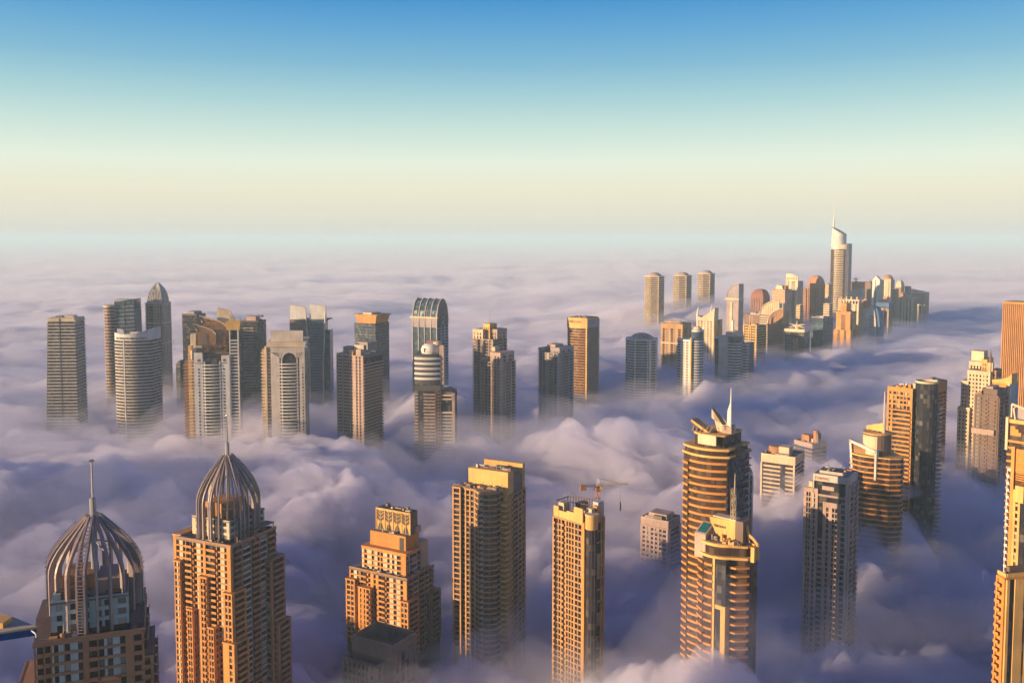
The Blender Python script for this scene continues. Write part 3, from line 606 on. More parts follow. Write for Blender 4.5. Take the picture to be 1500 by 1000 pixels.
t.add('drum', MB().prism(offset(drum, .5), zd - 4.5, zd + 3.2), 'gold')
t.add('drum_rim', MB().prism(offset(drum, .8), zd + 3.2, zd + 3.9), 'cream')
t.facade((-1.2, 6), (-1.2, DP), 0, zt + 2, [('p', .6), ('w', 4), ('p', .8), ('w', 1.4), ('p', 1.2)], 6.7, 'tan', .7, .8)
# roof screen wall stepping up to the left, roof clutter
for i, (fa, fb, h) in enumerate(((1.0, .86, 9), (.85, .62, 7), (.62, .42, 8), (.42, .18, 11.5))):
    t.add('screen_wall', MB().box(-W * fa, -W * fb - .1, .4 - i * .25, 1.2 - i * .25, zt - .4, zt + h - 3), 'gold')
t.box('roof_deck', 'roof', -W, -1, 1.2, DP, zt - .6, zt + .4)
for (ax, bx_, ay, by_, h, m) in ((-W * .18, -W * .05, 3, 6, 10, 'cream'), (-W * .35, -W * .22, 6, 11, 6, 'offwhite'), (-W * .2, -W * .06, 9, 14, 13, 'bluewhite'), (-W * .7, -W * .5, 7, 12, 4, 'terracotta'), (-W * .95, -W * .8, 3, 8, 9, 'cream'), (-W * .5, -W * .3, 13, 18, 5, 'roof'), (-3.5, -.6, DP - 7, DP - 3, 11, 'tan'), (-W * .8, -W * .66, 13, 20, 7, 'brown')):
    t.box('plant_room', m, ax, bx_, ay, by_, zt + .4, zt + .4 + h * .8)
rn = random.Random(4)
for i in range(16):
    x = -W * rn.uniform(.1, .9); y = rn.uniform(4, DP - 3); s_ = rn.uniform(.6, 2.2)
    t.box('building_material', rn.choice(['cream', 'rust', 'tan', 'brown', 'offwhite']), x, x + s_ * 1.6, y, y + s_, zt + .4, zt + .4 + s_ * rn.uniform(.5, 1.6))
mb = MB(); yb = DP - 1
for i in range(11):
    f = i / 10; mb.tube([(-W + W * .75 * f, yb, zt), (-W + W * .75 * f, yb, zt + 9 + 2 * f)], .22, 4)
mb.tube([(-W, yb, zt + 9), (-W * .25, yb, zt + 11)], .35, 4); mb.tube([(-W, yb, zt + 5.5), (-W * .25, yb, zt + 7)], .25, 4)
t.add('scaffold', mb, 'brown')
mb = MB()
for i in range(5): mb.tube([(-W + .4, 3 + i * (DP - 5) / 4, zt), (-W + .4, 3 + i * (DP - 5) / 4, zt + 8.5)], .2, 4)
mb.tube([(-W + .4, 2, zt + 8.4), (-W + .4, DP, zt + 8.6)], .3, 4)
t.add('scaffold', mb, 'brown')
def crane(label, u, v_jib, v_top, v_base, D, back, ahead, hook_v=None, rz=0, name='tower_crane', wd=2.0):
    c = T(label, u - 5, u, u + 5, v_jib, D, 20, name=name, cat='crane')
    c.e.rotation_euler = (0, 0, rz); zj = c.H; k = c.k; zb_ = c.z(v_base)
    c.e.location.z = zb_; zj -= zb_; ztp = c.z(v_top) - zb_
    lattice_mast(c, 0, 0, 0, zj, wd, 'rust', 'mast')
    c.box('slewing_unit', 'rust', -wd * .8, wd * .8, -wd * .8, wd * .8, zj - 3.2, zj - 1)
    c.box('cab', 'cream', wd * .55, wd * 1.5, -wd * .9, -wd * .1, zj - 2.6, zj - .3)
    lattice_mast(c, 0, 0, zj, ztp, wd * .55, 'steel', 'tower_peak')
    Lb, La = back * k, ahead * k
    j = MB()
    for yy, zz in ((-wd * .3, 0), (wd * .3, 0), (0, wd * .55)): j.tube([(0, yy, zj + zz), (La, yy, zj + zz)], .17, 4)
    n = int(La / 1.6)
    for i in range(n):
        x = La * i / n; x2 = La * (i + 1) / n
        j.tube([(x, -wd * .3, zj), ((x + x2) / 2, 0, zj + wd * .55), (x2, -wd * .3, zj)], .09, 3); j.tube([(x, wd * .3, zj), ((x + x2) / 2, 0, zj + wd * .55), (x2, wd * .3, zj)], .09, 3)
    jb = c.add('jib', j, 'cream')
    c.add('counter_jib', MB().box(-Lb, 0, -wd * .35, wd * .35, zj - .35, zj + .25), 'steel')
    c.box('counterweight', 'rust', -Lb - .4, -Lb + 3.0, -wd * .45, wd * .45, zj - 2.2, zj + .8)
    c.add('tie_rod', MB().tube([(0, 0, ztp), (La * .72, 0, zj + wd * .55)], .12, 4).tube([(0, 0, ztp), (-Lb * .9, 0, zj)], .12, 4), 'steel')
    if hook_v:
        zh = c.z(hook_v[1]) - zb_; x = La * hook_v[0]
        c.add('hoist_rope', MB().tube([(x, 0, zj), (x, 0, zh)], .06, 3), 'darkgrey', jb)
        c.add('hook_block', MB().box(x - .3, x + .3, -.3, .3, zh - 5, zh), 'darkgrey', jb)
    return c
crane('rust and cream tower crane above the unfinished tower', 876, 711, 700, 745, 520, 26, 46, (.76, 737), R(10))

# ------------------------------------------------------------------ roof corner beside the camera
t = T('cream roof corner with blue fascia and lamp arms, cut by left edge', -140, 55, 90, 917, 60, 20, depth=2.5, name='roof_canopy', cat='roof')
t.e.rotation_euler = (0, 0, 0); z = t.H
e0 = [(0, 0), (-9.6, 6.0), (-9.6, -4.24)]
e1 = [(-.08, .0), (-9.55, 5.9), (-9.55, -4.16)]
t.add('roof_slab', MB().prism(e0, z - .14, z), 'cream')
t.add('fascia', MB().prism(e1, z - .62, z - .14), 'blue')
t.add('roof_box', MB().box(-4.2, -2.15, -.3, .9, z, z + .35), 'gold')
t.add('support_wall', MB().box(-9.4, -7.5, -3, 4, 0, z - .62), 'cream')
for x, y in ((-.35, -.16), (-2.35, -1.04)):
    t.add('lamp_arm', MB().tube([(x, y, z - .2), (x + .42, y - .3, z - .26), (x + .52, y - .38, z - .33), (x + .54, y - .4, z - .5)], [.05, .06, .06, .05], 6), 'white')
# ------------------------------------------------------------------ right-hand foreground
def swept_top(x0, x1, zl, zr): return lambda x, y: zl + (zr - zl) * (x - x0) / (x1 - x0)

# --- tall banded tower with slanted louvre crown and its white mast
t = T('tall golden banded tower with slanted louvred crown and tall white mast', 997, 1066, 1079, 672, 480, 26, depth=26, name='banded_tower')
W, DP, zt = t.W, t.Dp, t.H
P = bow(-W, 0, 1.0, 5.0, 16) + [(0, DP), (-W, DP)]
t.core(P, 0, zt, 'brownglass')
gap = t.fx(16)
FB = bow(-W, 0, -.3, 5.2, 24); B1 = clip(FB, -W + gap, -.3, 5)
t.rep('balcony', MB().prism(B1, 0, 1.25), 'ochre', [(0, 0, z) for z in t.floors(0, zt + .5, 4.0)])
B2 = clip(FB, -W, -W + gap * .78, 5)
t.rep('balcony', MB().prism(B2, 0, 1.25), 'ochre', [(0, 0, z) for z in t.floors(0, zt - 1.5, 4.0)])
t.add('cornice', MB().prism(offset(P, .8), zt, zt + 1.1), 'gold'); t.add('cornice', MB().prism(offset(P, .3), zt + 3.6, zt + 4.8), 'gold')
t.core(offset(P, -.6), zt + 1.1, zt + 3.6, 'brownglass', 'crown_storey')
t.core(rect(.05, .35, 1.5, DP - .5), 0, zt, 'glass', 'glass_flank')
bow_s = bow(-W + 6, -3, 2.0, 3.4, 10) + [(-3, DP - 4), (-W + 6, DP - 4)]
zs_ = zt + 11
t.core(bow_s, zt + 4.8, zs_, 'brownglass', 'upper_stage'); t.add('cornice', MB().prism(offset(bow_s, .5), zs_, zs_ + .9), 'gold')
t.box('sign_panel', 'cream', -W * .62, -W * .22, -2.2, -1.5, zs_ - 4.6, zs_ + .6)
zc0 = zs_ + .9
lx0, lx1 = -W * .84, -W * .36
zl, zr = t.z(616, lx0, 4), t.z(640, lx1, 4)
t.core(rect(lx0, lx1, 5, 9), zc0, min(zl, zr) - 1, 'darkgrey', 'louvre_back')
for i in range(7):
    x = lx0 + (lx1 - lx0) * i / 6; t.add('louvre', MB().box(x - .3, x + .3, 3.6, 5, zc0, zl + (zr - zl) * i / 6 - .6), 'brown')
t.add('crown_beam', MB().front([(lx0 - 1.2, zl - .5), (lx1 + .4, zr - 1), (lx1 + .4, zr + .3), (lx0 - 1.2, zl + .9)], 3.2, 9.4), 'gold')
for i in range(5): t.add('strut', MB().tube([(lx0 + (lx1 - lx0) * i / 5, 1.0, zc0), (lx0 + (lx1 - lx0) * i / 5 + 1, 4.0, zc0 + 3)], .2, 4), 'cream')
px0, px1 = -W * .42, -W * .06
zp0, zp1 = t.z(612, -W * .55, 9), t.z(622, px1, 9)
t.add('crown_panel', MB().front([(-W * .55, zc0 + 12), (px0, zc0), (px1, zc0), (px1, zp1), (-W * .3, zp1 - 1.0), (-W * .55, zp0)], 9.6, 12), 'cream')
t.box('crown_panel', 'pink', px1 - 5.5, px1, 7.0, 9.6, zc0, zp1 - 1)
t.box('slit_window', 'brown', px1 - 4.0, px1 - 3.2, 6.9, 7.1, zc0 + 4, zp1 - 3)
t.box('plant_room', 'brown', -2.6, 2.2, 8, 16, zt, t.z(655, 0, 10))
t.rep('balcony', MB().box(-.2, 2.0, DP - 8, DP - 1, 0, .7), 'pink', [(0, 0, z) for z in t.floors(0, zt + 4, 4.0)])
mx = px1 - 1.0
t.add('mast', MB().tube([(mx, 8, zc0), (mx, 8, t.z(598, mx, 8)), (mx, 8, t.z(568, mx, 8))], [.62, .5, .22], 6), 'white')
mb = MB(); z0_, z1_ = t.z(624, mx, 8), t.z(594, mx, 8)
mb.front([(mx - 2.1, z0_), (mx - .3, z0_), (mx - .3, z1_ + 2), (mx - 1.9, z1_ - 3)], 7.9, 8.1)
t.add('mast_fin', mb, 'white')

# --- lower twin in front
t = T('shorter golden tower with lettered panel and lattice mast, before the tall banded one', 1019, 1070, 1098, 800, 425, 30, name='banded_tower')
W, DP, zt = t.W, t.Dp, t.H
P = bow(-W, 0, 1.2, 4.0, 14) + [(DP * .35, 5), (DP * .5, DP * .6), (0, DP), (-W, DP)]
t.core(P, 0, zt - 6.5, 'brownglass')
zr = zt - 6.5
t.add('cornice', MB().prism(offset(P, .9), zr, zr + 1.2), 'gold')
t.core(offset(P, -1.0), zr + 1.2, zt - .8, 'brownglass', 'crown_storey')
t.add('cornice', MB().prism(offset(P, .5), zt - .8, zt + .5), 'gold')
FB = bow(-W, 0, 0, 4.2, 20)
t.rep('balcony', MB().prism(clip(FB, -W * .66, -W * .40, 3), 0, 1.1), 'ochre', [(0, 0, z) for z in t.floors(0, zr, 3.9)])
t.rep('balcony', MB().prism(clip(FB, -W, -W * .72, 3), 0, 1.1), 'ochre', [(0, 0, z) for z in t.floors(0, zr, 3.9)])
t.rep('balcony', MB().prism([(-.5, -.6), (3.2, -.4), (DP * .35 + 1.6, 4.6), (DP * .35, 7), (-.5, 4)], 0, .9), 'ochre', [(0, 0, z) for z in t.floors(0, zr, 3.9)])
t.box('pier', 'gold', -W * .40, -W * .34, -3.6, 2, 0, zr + .2)
t.box('glass_strip', 'glass', -W * .33, -.6, -3.0, 2, zr - 22, zr)
t.box('portal_frame', 'gold', -W * .33, -.4, -3.3, 2, zr - 24, zr - 22)
t.box('portal_frame', 'gold', -W * .16, -.4, -3.3, 2, 0, zr - 24)
t.box('glass_strip', 'glass', -W * .33, -W * .16, -2.9, 2, 0, zr - 24)
t.add('roof_deck', MB().prism(offset(P, -.5), zt + .4, zt + .7), 'roof')
zp = t.z(760, -W * .3, 4)
t.add('sign_panel', MB().front([(-W * .66, zt + 6), (-W * .5, zt + .6), (0, zt + .6), (0, zp), (-W * .78, zp - .4), (-W * .74, zp - 3)], 4, 6), 'gold')
t.add('panel_cap', MB().box(-W * .66, .3, 3.8, 9, zp + .1, zp + .7), 'cream')
t.box('stair_core', 'brown', 0, 4.2, 4, 12, zt + .6, zp + .5)
t.text('TRIDENT', 1.75, (-W * .70, 4), (0, 4), .06, zp - 4.6, 'brown', .2)
t.clutter(-W + 6, DP * .3, 0, 3.2, zt + .7, 12, 14); t.clutter(-W * .6, -1, 7, 16, zt + .7, 8, 15)
zg = t.z(768, -W, 0)
bx0, bx1 = -W - .6, -W + 5.4
t.add('glazed_box', MB().prism([(bx0, -1.5), (bx1, -1.5), (bx1, 6), (bx0, 6)], zr - 2, lambda x, y: zg - 3.5 + (y + 1.5) * .55), 'pink')
t.add('skylight', MB().prism([(bx0 + .8, -.6), (bx1 - .6, -.6), (bx1 - .6, 5), (bx0 + .8, 5)], zr, lambda x, y: zg - 3.3 + (y + 1.5) * .55), 'tealglass')
for i in range(7): t.box('rooftop_unit', t.rnd.choice(['brown', 'gold', 'cream']), -W * .62 + i * 2.4, -W * .62 + i * 2.4 + t.rnd.uniform(.8, 1.8), t.rnd.uniform(0, 2), 3.4, zt + .6, zt + t.rnd.uniform(1.6, 4))
lattice_mast(t, -1.8, 5.2, zp + .4, t.z(716, 0, 5), 1.7, 'cream')
t.add('antenna', MB().tube([(-1.2, 5.2, t.z(716, 0, 5) - 3), (-1.2, 5.2, t.z(694, 0, 5))], [.3, .14], 5), 'cream')
za, zb2 = t.z(775, 4, 8), t.z(798, DP * .5, 8)
sw = [(4.2, zp - 2), (5.2, zp - 6), (7.6, zb2 + 3), (DP * .5 + 1.5, zb2 + .5), (DP * .5 + 1.5, zb2 - 6)]
mb = MB()
for p, q in zip(sw[:-1], sw[1:]): mb.tube([(p[0], 7.5, p[1]), (q[0], 7.5, q[1])], .75, 5)
mb.tube([(4.6, 7.5, zp - 4), (5.6, 7.5, zb2 + 1), (DP * .5, 7.5, zb2)], .5, 5)
t.add('swoop_fin', mb, 'gold')
t.box('corner_post', 'gold', DP * .5 - .2, DP * .5 + 1.6, 4, 6, zr, zb2)

# --- pale tower sunk in the fog behind
def simple(label, uL, uC, uR, v, D, a, m='cream', core='glass', step=3.4, th=1.2, out=.5, cols=None, rcols=None, depth=None, units=4, name='skyscraper', head=0, hm=None, group=None, cat='skyscraper', bands=True, par=None):
    t = T(label, uL, uC, uR, v, D, a, depth, name, group, cat)
    W, DP, z = t.W, t.Dp, t.H
    poly = rect(-W, 0, 0, DP)
    t.core(offset(poly, -.35), 0, z, core)
    if head: t.core(poly, z - head, z + .05, hm or m, 'parapet_wall')
    if bands: t.bands(offset(poly, -.35), 0, z - head + (step * .0), step, th, out, m)
    if cols: t.facade((-W, 0), (0, 0), 0, z - head, cols, step, m, th if not bands else 0, .65 + (out if bands else 0))
    if rcols: t.facade((0, 0), (0, DP), 0, z - head, rcols, step, m, th if not bands else 0, .65 + (out if bands else 0))
    if units is not None:
        t.roof(-W, 0, 0, DP, z, m, units, par_m=par)
        if D < 1300: t.clutter(-W + 1.5, -1.5, 1.5, DP - 1.5, z + .15, 8, int(uL))
    return t
t = simple('pale faded tower half drowned in fog left of the banded tower', 937, 979, 997, 766, 668, 26, 'pink', cols=[('p', 1.4), ('w', 1.4), ('p', 1), ('w', 1.4), ('p', 1), ('w', 1.4), ('p', 1), ('w', 1.4), ('p', 1), ('w', 1.4), ('p', .6), ('d', 2), ('p', 1)], bands=False, th=1.4, head=5, rcols=[('p', 1), ('b', 4), ('p', 1)], units=3)
t.box('attic', 'pink', -t.W * .8, -t.W * .15, t.Dp * .2, t.Dp * .8, t.H, t.H + 4.5)
t = T('slim white tower with arched roof just right of the banded tower', 1078, 1090, 1103, 694, 610, 42, name='skyscraper')
W, DP, z = t.W, t.Dp, t.H
t.core(rect(-W, 0, 0, DP), 0, z, 'offwhite'); t.facade((-W, 0), (0, 0), 0, z - 2, [('p', 1), ('b', 3), ('p', 2)], 3.6, 'white', 1)
t.facade((0, 0), (0, DP), 0, z - 2, [('p', 1.2), ('d', 2.4), ('p', 1.4), ('d', 2.4), ('p', 1.2)], 3.6, 'white', 0)
t.add('arched_roof', MB().side([(0, z)] + [(DP, z)] + [(DP * (1 - i / 10), z + 4.5 * math.sin(math.pi * i / 10)) for i in range(1, 10)], -W, 0), 'roof')
t = simple('cream-topped tower veiled by fog, with rounded rooftop drum', 1113, 1165, 1179, 672, 720, 16, 'cream', 'brownglass', depth=26, head=5.5, th=1.3, out=.5, cols=[('p', .8), ('g', 9), ('d', 2.4), ('g', 4), ('p', .8)], units=3)
W, DP, z = t.W, t.Dp, t.H
t.add('rooftop_drum', MB().lathe([(6.5, z), (6.5, z + 5), (5.8, z + 6)], -W * .68, DP * .5, 20), 'terracotta'); t.box('plant_room', 'cream', -W * .55, -W * .25, 6, 16, z, z + 7)
t = simple('pinkish tower peeking from the fog behind the cream-topped one', 1162, 1190, 1212, 652, 820, 42, 'pink', 'brownglass', head=3, units=4)
W, DP, z = t.W, t.Dp, t.H
t.box('plant_room', 'terracotta', -W * .75, -W * .35, DP * .2, DP * .6, z, z + 7); t.add('chimney', MB().lathe([(2.5, z), (2.5, z + 11), (2.2, z + 12)], -W * .2, DP * .5, 14), 'terracotta'); t.box('plant_room', 'brown', -W * .12, -W * .02, DP * .4, DP * .6, z, z + 10)

# --- white-gridded tower with the dark glass head
t = T('pale gridded tower with dark glass head and lettered parapet', 1189, 1243, 1251, 700, 545, 14, depth=22, name='skyscraper')
W, DP, z = t.W, t.Dp, t.H
lw = t.fx(14); zl_, zr_ = t.z(722, -W, 0), t.z(742, 0, 0)
t.core(rect(-W, -.6, .9, DP), 0, z - 2, 'glass')
t.core(rect(-W - lw, -W, 1.2, DP - 2), 0, zl_, 'offwhite', 'side_block')
t.add('frame_head', MB().box(-W, 0, 0, DP, z - 4.2, z), 'offwhite'); t.add('frame_side', MB().box(-1.6, 0, 0, DP, 0, z - 4.2), 'offwhite'); t.box('frame_side', 'offwhite', -W, -W + .7, 0, 1.2, zl_ - 8, z - 4.2)
t.add('roof_deck', MB().box(-W + .6, -1, 1, DP - .8, z - .3, z + .1), 'roof'); t.add('roof_rail', MB().box(-W + 3, -2, 3, 3.4, z, z + 1.8).box(-W + 3, -W + 3.4, 3.4, 12, z, z + 1.8), 'offwhite')
t.text('DAMAC', 2.6, (-W, 0), (0, 0), .05, z - 3.3, 'terracotta', .15)
t.clutter(-W + 4, -2, 4, DP - 2, z + .1, 14, 16); t.clutter(-W - lw + .6, -W - .6, 2, 12, zl_ + .1, 6, 17)
t.box('ledge', 'pink', -W + 5.5, -W * .4, .3, 1, z - 9.4, z - 7.0); t.box('ledge', 'pink', -W + .8, -W * .15, .4, 1, z - 13.6, z - 12.4)
t.box('ledge', 'grey', -W + .8, -2, .5, 1, z - 17.5, z - 17.2)
g1 = -W + t.fx(8)
t.facade((-W - lw, 1.2), (g1, 1.2), 0, zl_ + .9, [('p', 1.6), ('w', 1.1), ('p', .35), ('w', 1.1), ('p', 1.6), ('w', 1.2), ('p', 1.6)], 3.4, 'pink', .9, 1.1)
t.box('block_head', 'pink', -W - lw, g1, 0, 1.6, zl_ + .4, zl_ + 3.2)
g0 = -W + t.fx(16)
t.facade((g0, 1.2), (-4.0, 1.2), 0, zr_ - 2, [('p', 1.6), ('w', 1.2), ('p', 1.6), ('w', 1.1), ('p', .35), ('w', 1.1), ('p', 1.6)], 3.4, 'pink', .9, 1.1)
t.box('block_head', 'pink', g0, -4.0, 0, 1.6, zr_ - 2.4, zr_ + .8)
t.rep('balcony', MB().box(g1, g0, -.2, 1.4, 0, 1.0), 'pink', [(0, 0, zz) for zz in t.floors(0, zr_ - 20, 3.4)])
t.rep('balcony', MB().box(-4, -1.7, -.6, 1.2, 0, .5), 'offwhite', [(0, 0, zz) for zz in t.floors(0, zr_ + 8, 3.4)])
t.facade((0, 0), (0, DP), 0, z - 6, [('p', 1.5), ('w', 3), ('p', 1), ('b', 3), ('p', 1)], 3.4, 'pink', 1)
t.box('rooftop_unit', 'cream', -W - lw * .6, -W - lw * .2, 3, 6, zl_, zl_ + 6.5)

# --- curved banded tower with the slanted white frame and pointed fin
t = T('curved golden banded tower with slanted white frame, pointed fin and mast', 1245, 1285, 1310, 672, 640, 30, name='banded_tower')
W, DP, z = t.W, t.Dp, t.H
P = bow(-W, 0, 0, 3.5, 8) + [(DP * .35, 3), (DP * .55, 9), (DP * .5, DP * .7), (0, DP), (-W, DP)]
t.core(P, 0, z, 'brownglass')
t.bands(P, 0, z + .5, 3.7, 1.1, .8, 'ochre', 'balcony')
t.add('cornice', MB().prism(offset(P, .7), z + .5, z + 1.4), 'gold')
fl, fr = t.z(644, -W, 0), t.z(661, 0, 0)
t.add('frame_wall', MB().front([(-W + .4, z - 14), (-1.8, z - 14), (-1.8, fr), (-W + .4, fl)], 0.2, 1.4), 'goldglass')
t.add('slanted_frame', MB_join(MB().front([(-W - .6, fl - 1.4), (.4, fr - 1.6), (.4, fr + .3), (-W - .9, fl + .7)], -1.6, 1.6), MB().front([(-W + 1.9, z - 19), (-W + 3.4, z - 19), (-W + .6, fl), (-W - .9, fl)], -1.6, 1.6), MB().front([(-1.2, z - 15), (.3, z - 15), (.3, fr), (-1.2, fr)], -1.6, 1.6)), 'white')
for i in range(4): t.box('window_strip', 'brown', -W + 3, -3, .0, .25, z - 12 + i * 3.6, z - 10.6 + i * 3.6)
dc, dy = -W * .28, DP * .42; zd = t.z(634, dc, dy)
t.add('drum', MB().lathe([(9.4, z - 1), (9.4, zd)], dc, dy, 24), 'brown'); t.add('sign_panel', MB().prism([(dc + 9.7 * math.cos(R(a_)), dy + 9.7 * math.sin(R(a_))) for a_ in range(200, 301, 10)] + [(dc + 9.2 * math.cos(R(a_)), dy + 9.2 * math.sin(R(a_))) for a_ in range(300, 199, -10)], z + 2, zd - 1), 'cream')
t.add('drum_rim', MB().lathe([(9.6, zd), (10, zd + .2), (10, zd + 1.0), (9.0, zd + 1.0)], dc, dy, 24), 'gold')
zf0, zf1 = zd + 1, t.z(617, dc, dy)
t.add('pointed_fin', MB().front([(dc - 7.5, zf0 + 1), (dc + 5.2, zf0 + 1), (dc + 5.2, zf1), (dc - 7.5, zf0 + 3.6)], dy - 2, dy - .8), 'gold')
for i in range(4): t.box('fin_post', 'brown', dc - 7 + i * 3.6, dc - 5.6 + i * 3.6, dy - 1.8, dy - 1, zd + .4, zf0 + 1)
t.add('mast', MB().tube([(dc + 5.6, dy - 1.4, zd), (dc + 5.6, dy - 1.4, t.z(571, dc, dy))], [.75, .4], 6), 'cream')

# --- tan block with the dark glass cylinder
t = T('tan gridded tower joined to a dark glass cylinder with dished top', 1299, 1337, 1345, 572, 690, 20, depth=24, name='cylinder_tower')
W, DP, z = t.W, t.Dp, t.H
t.core(rect(-W + .5, 0, .7, DP), 0, z - .5, 'brownglass')
t.facade((-W, .7), (0, .7), 0, z - 16, [('p', 1.2), ('w', 1.2), ('p', 1.2), ('d', 2.4), ('b', 9), ('p', .7)], 3.4, 'ochre', 1.0, .8)
t.facade((-W, .7), (0, .7), z - 16.2, z - 1.4, [('p', 1.2), ('w', 1.2), ('p', 1.2), ('w', 1.6), ('p', .5), ('w', 1.6), ('p', .5), ('w', 1.6), ('p', .5), ('w', 1.6), ('p', .5), ('w', 1.6), ('p', 1.4)], 3.4, 'ochre', 1.3, .8)
t.box('parapet_wall', 'ochre', -W, 0, 0, 1, z - 2, z + 1.6); t.box('roof_deck', 'roof', -W + .5, -.2, 1, DP, z - .4, z + .2)
t.facade((-W + .5, DP), (-W + .5, .6), 0, z, [('p', 1), ('b', 3), ('p', 1), ('b', 3), ('p', 1)], 3.4, 'ochre', 1)
for i in range(4): t.box('rooftop_unit', t.rnd.choice(['cream', 'ochre']), -W * .45 + i * 2.8, -W * .45 + i * 2.8 + 2, 4 + i * 2, 7 + i * 2, z + .2, z + 2.5 + i)
t.clutter(-W + 1, -1, 2, DP - 2, z + .2, 12, 18)
rc = t.fx(15.5); cx, cyy = rc * .93, 8.5; zc = t.z(562, cx, cyy - rc)
t.add('glass_cylinder', MB().lathe([(rc, 0), (rc, zc)], cx, cyy, 40), 'glass')
for i in range(20): t.add('mullion', MB().tube([(cx + (rc + .05) * math.cos(R(i * 18)), cyy + (rc + .05) * math.sin(R(i * 18)), 0), (cx + (rc + .05) * math.cos(R(i * 18)), cyy + (rc + .05) * math.sin(R(i * 18)), zc)], .14, 4), 'darkgrey')
t.add('cylinder_rim', MB().lathe([(rc + .1, zc), (rc + .5, zc + .1), (rc + .5, zc + 1.6), (rc - .5, zc + 1.6), (rc - .7, zc + .4), (0.1, zc + .2)], cx, cyy, 40), 'cream')
t.rep('balcony', MB().box(cx + rc - 2, cx + rc + 2.2, cyy + 2, cyy + 9, 0, .9), 'pink', [(0, 0, zz) for zz in t.floors(0, zc - 16, 3.4)])
t = simple('pink flat-topped block behind the dark glass cylinder', 1352, 1372, 1381, 562, 830, 22, 'terracotta', 'brownglass', head=9, th=1.5, units=4, depth=24)

# --- castle-like cream tower with turret
t = T('cream castle-like stepped tower with pointed corner turret', 1402, 1452, 1458, 590, 830, 14, depth=28, name='stepped_tower')
W, DP, z = t.W, t.Dp, t.H
def block(t, x0, x1, y0, y1, z0, z1, m='cream', n=5, step=3.6, head=3, core='brownglass', nm='tower_block'):
    t.core(rect(x0 + .5, x1 - .5, y0 + .5, y1), z0, z1 - .5, core, nm)
    c = [('p', 1.1)]
    for i in range(n): c += [('w', 1.0), ('p', 1.1)]
    t.facade((x0, y0 + .5), (x1, y0 + .5), z0, z1 - head, c, step, m, 1.5, .6); t.facade((x1 - .5, y0), (x1 - .5, y1), z0, z1 - head, [('p', 1), ('w', 1), ('p', 1.2), ('w', 1), ('p', 1)], step, m, 1.4, .6)
    t.box('block_head', m, x0 - .2, x1 + .2, y0 - .2, y1, z1 - head, z1)
k = t.fx(1)
block(t, -W, -W + 18 * k, -1, DP, 0, t.z(595, -W), n=3)
block(t, -W + 3 * k, -W + 14 * k, 1, DP, 0, t.z(557, -W), n=2)
block(t, -W + 12 * k, -4 * k, 2, DP, 0, t.z(545), n=6)
block(t, -W + 13 * k, -W + 34 * k, 4, DP - 4, t.z(546), t.z(532), n=4)
block(t, -W + 32 * k, -10 * k, 3.5, DP - 4, t.z(546), t.z(528), n=2, m='gold')
block(t, -W + 15 * k, -W + 33 * k, 7, DP - 8, t.z(534), t.z(517), n=0, head=9)
tx, ty = -6 * k, 6
t.add('turret', MB().lathe([(4.4 * k, t.z(560)), (4.4 * k, t.z(536)), (4.9 * k, t.z(535)), (4.9 * k, t.z(533))], tx, ty, 12), 'gold')
t.add('turret_roof', MB().lathe([(4.4 * k, t.z(533)), (2.6 * k, t.z(527)), (1.5 * k, t.z(522)), (.5 * k, t.z(516)), (.2, t.z(511))], tx, ty, 12), 'brown')
for i in range(8):
    a_ = R(i * 45 + 10); t.add('turret_pier', MB().box(tx + 4.5 * k * math.cos(a_) - .4, tx + 4.5 * k * math.cos(a_) + .4, ty + 4.5 * k * math.sin(a_) - .4, ty + 4.5 * k * math.sin(a_) + .4, t.z(556), t.z(532)), 'cream')
block(t, -5 * k, 3 * k, 6, DP - 4, 0, t.z(543), 'terracotta', n=2)
t = T('dark brown tower in shadow in front of the castle-like one', 1427, 1463, 1470, 580, 775, 18, depth=24, name='skyscraper')
W, DP, z = t.W, t.Dp, t.H
t.core(rect(-W, 0, 0, DP), 0, z, 'brown'); t.facade((-W, 0), (0, 0), 0, z - 2, [('p', 1), ('w', 2), ('p', 1), ('b', 3), ('p', 1), ('b', 4), ('p', 1.5)], 3.5, 'brown', 1)
t.facade((0, 0), (0, DP), 0, z - 2, [('p', 1), ('w', 2), ('p', 1), ('w', 2), ('p', 1)], 3.5, 'terracotta', 1)
t.box('attic', 'brown', -W * .75, -W * .1, 2, DP - 4, z, z + 5); t.add('pediment', MB().front([(-W, z), (-W * .72, z), (-W * .72, z + 3)], 0, 3), 'terracotta'); t.box('attic', 'pink', -W * .6, -W * .3, 3, DP - 6, z + 5, z + 7)
t.box('podium', 'pink', -W - 1, -2, -3, 1, t.z(638), t.z(630))
t = T('tower with up-swept golden roof and thin white edge fin near the right edge', 1453, 1478, 1485, 562, 800, 20, depth=22, name='skyscraper')
W, DP, z = t.W, t.Dp, t.H
t.core(rect(-W, 0, 0, DP), 0, z, 'bluewhite'); t.facade((-W, 0), (0, 0), 0, z - 6, [('p', 2), ('w', 3), ('p', .6), ('b', 3), ('p', 1)], 3.5, 'white', .9)
t.box('attic', 'ochre', -W, -1, -.4, DP, z - 5, z); t.box('edge_fin', 'cream', -.6, 1.2, -1.4, 1.0, 0, z + 1)
t.add('swept_roof', MB().front([(-W, z), (2.2, z), (2.2, z + 9), (-.5, z + 6), (-W * .5, z + 3.2), (-W, z + 2.2)], -.6, DP * .6), 'gold')
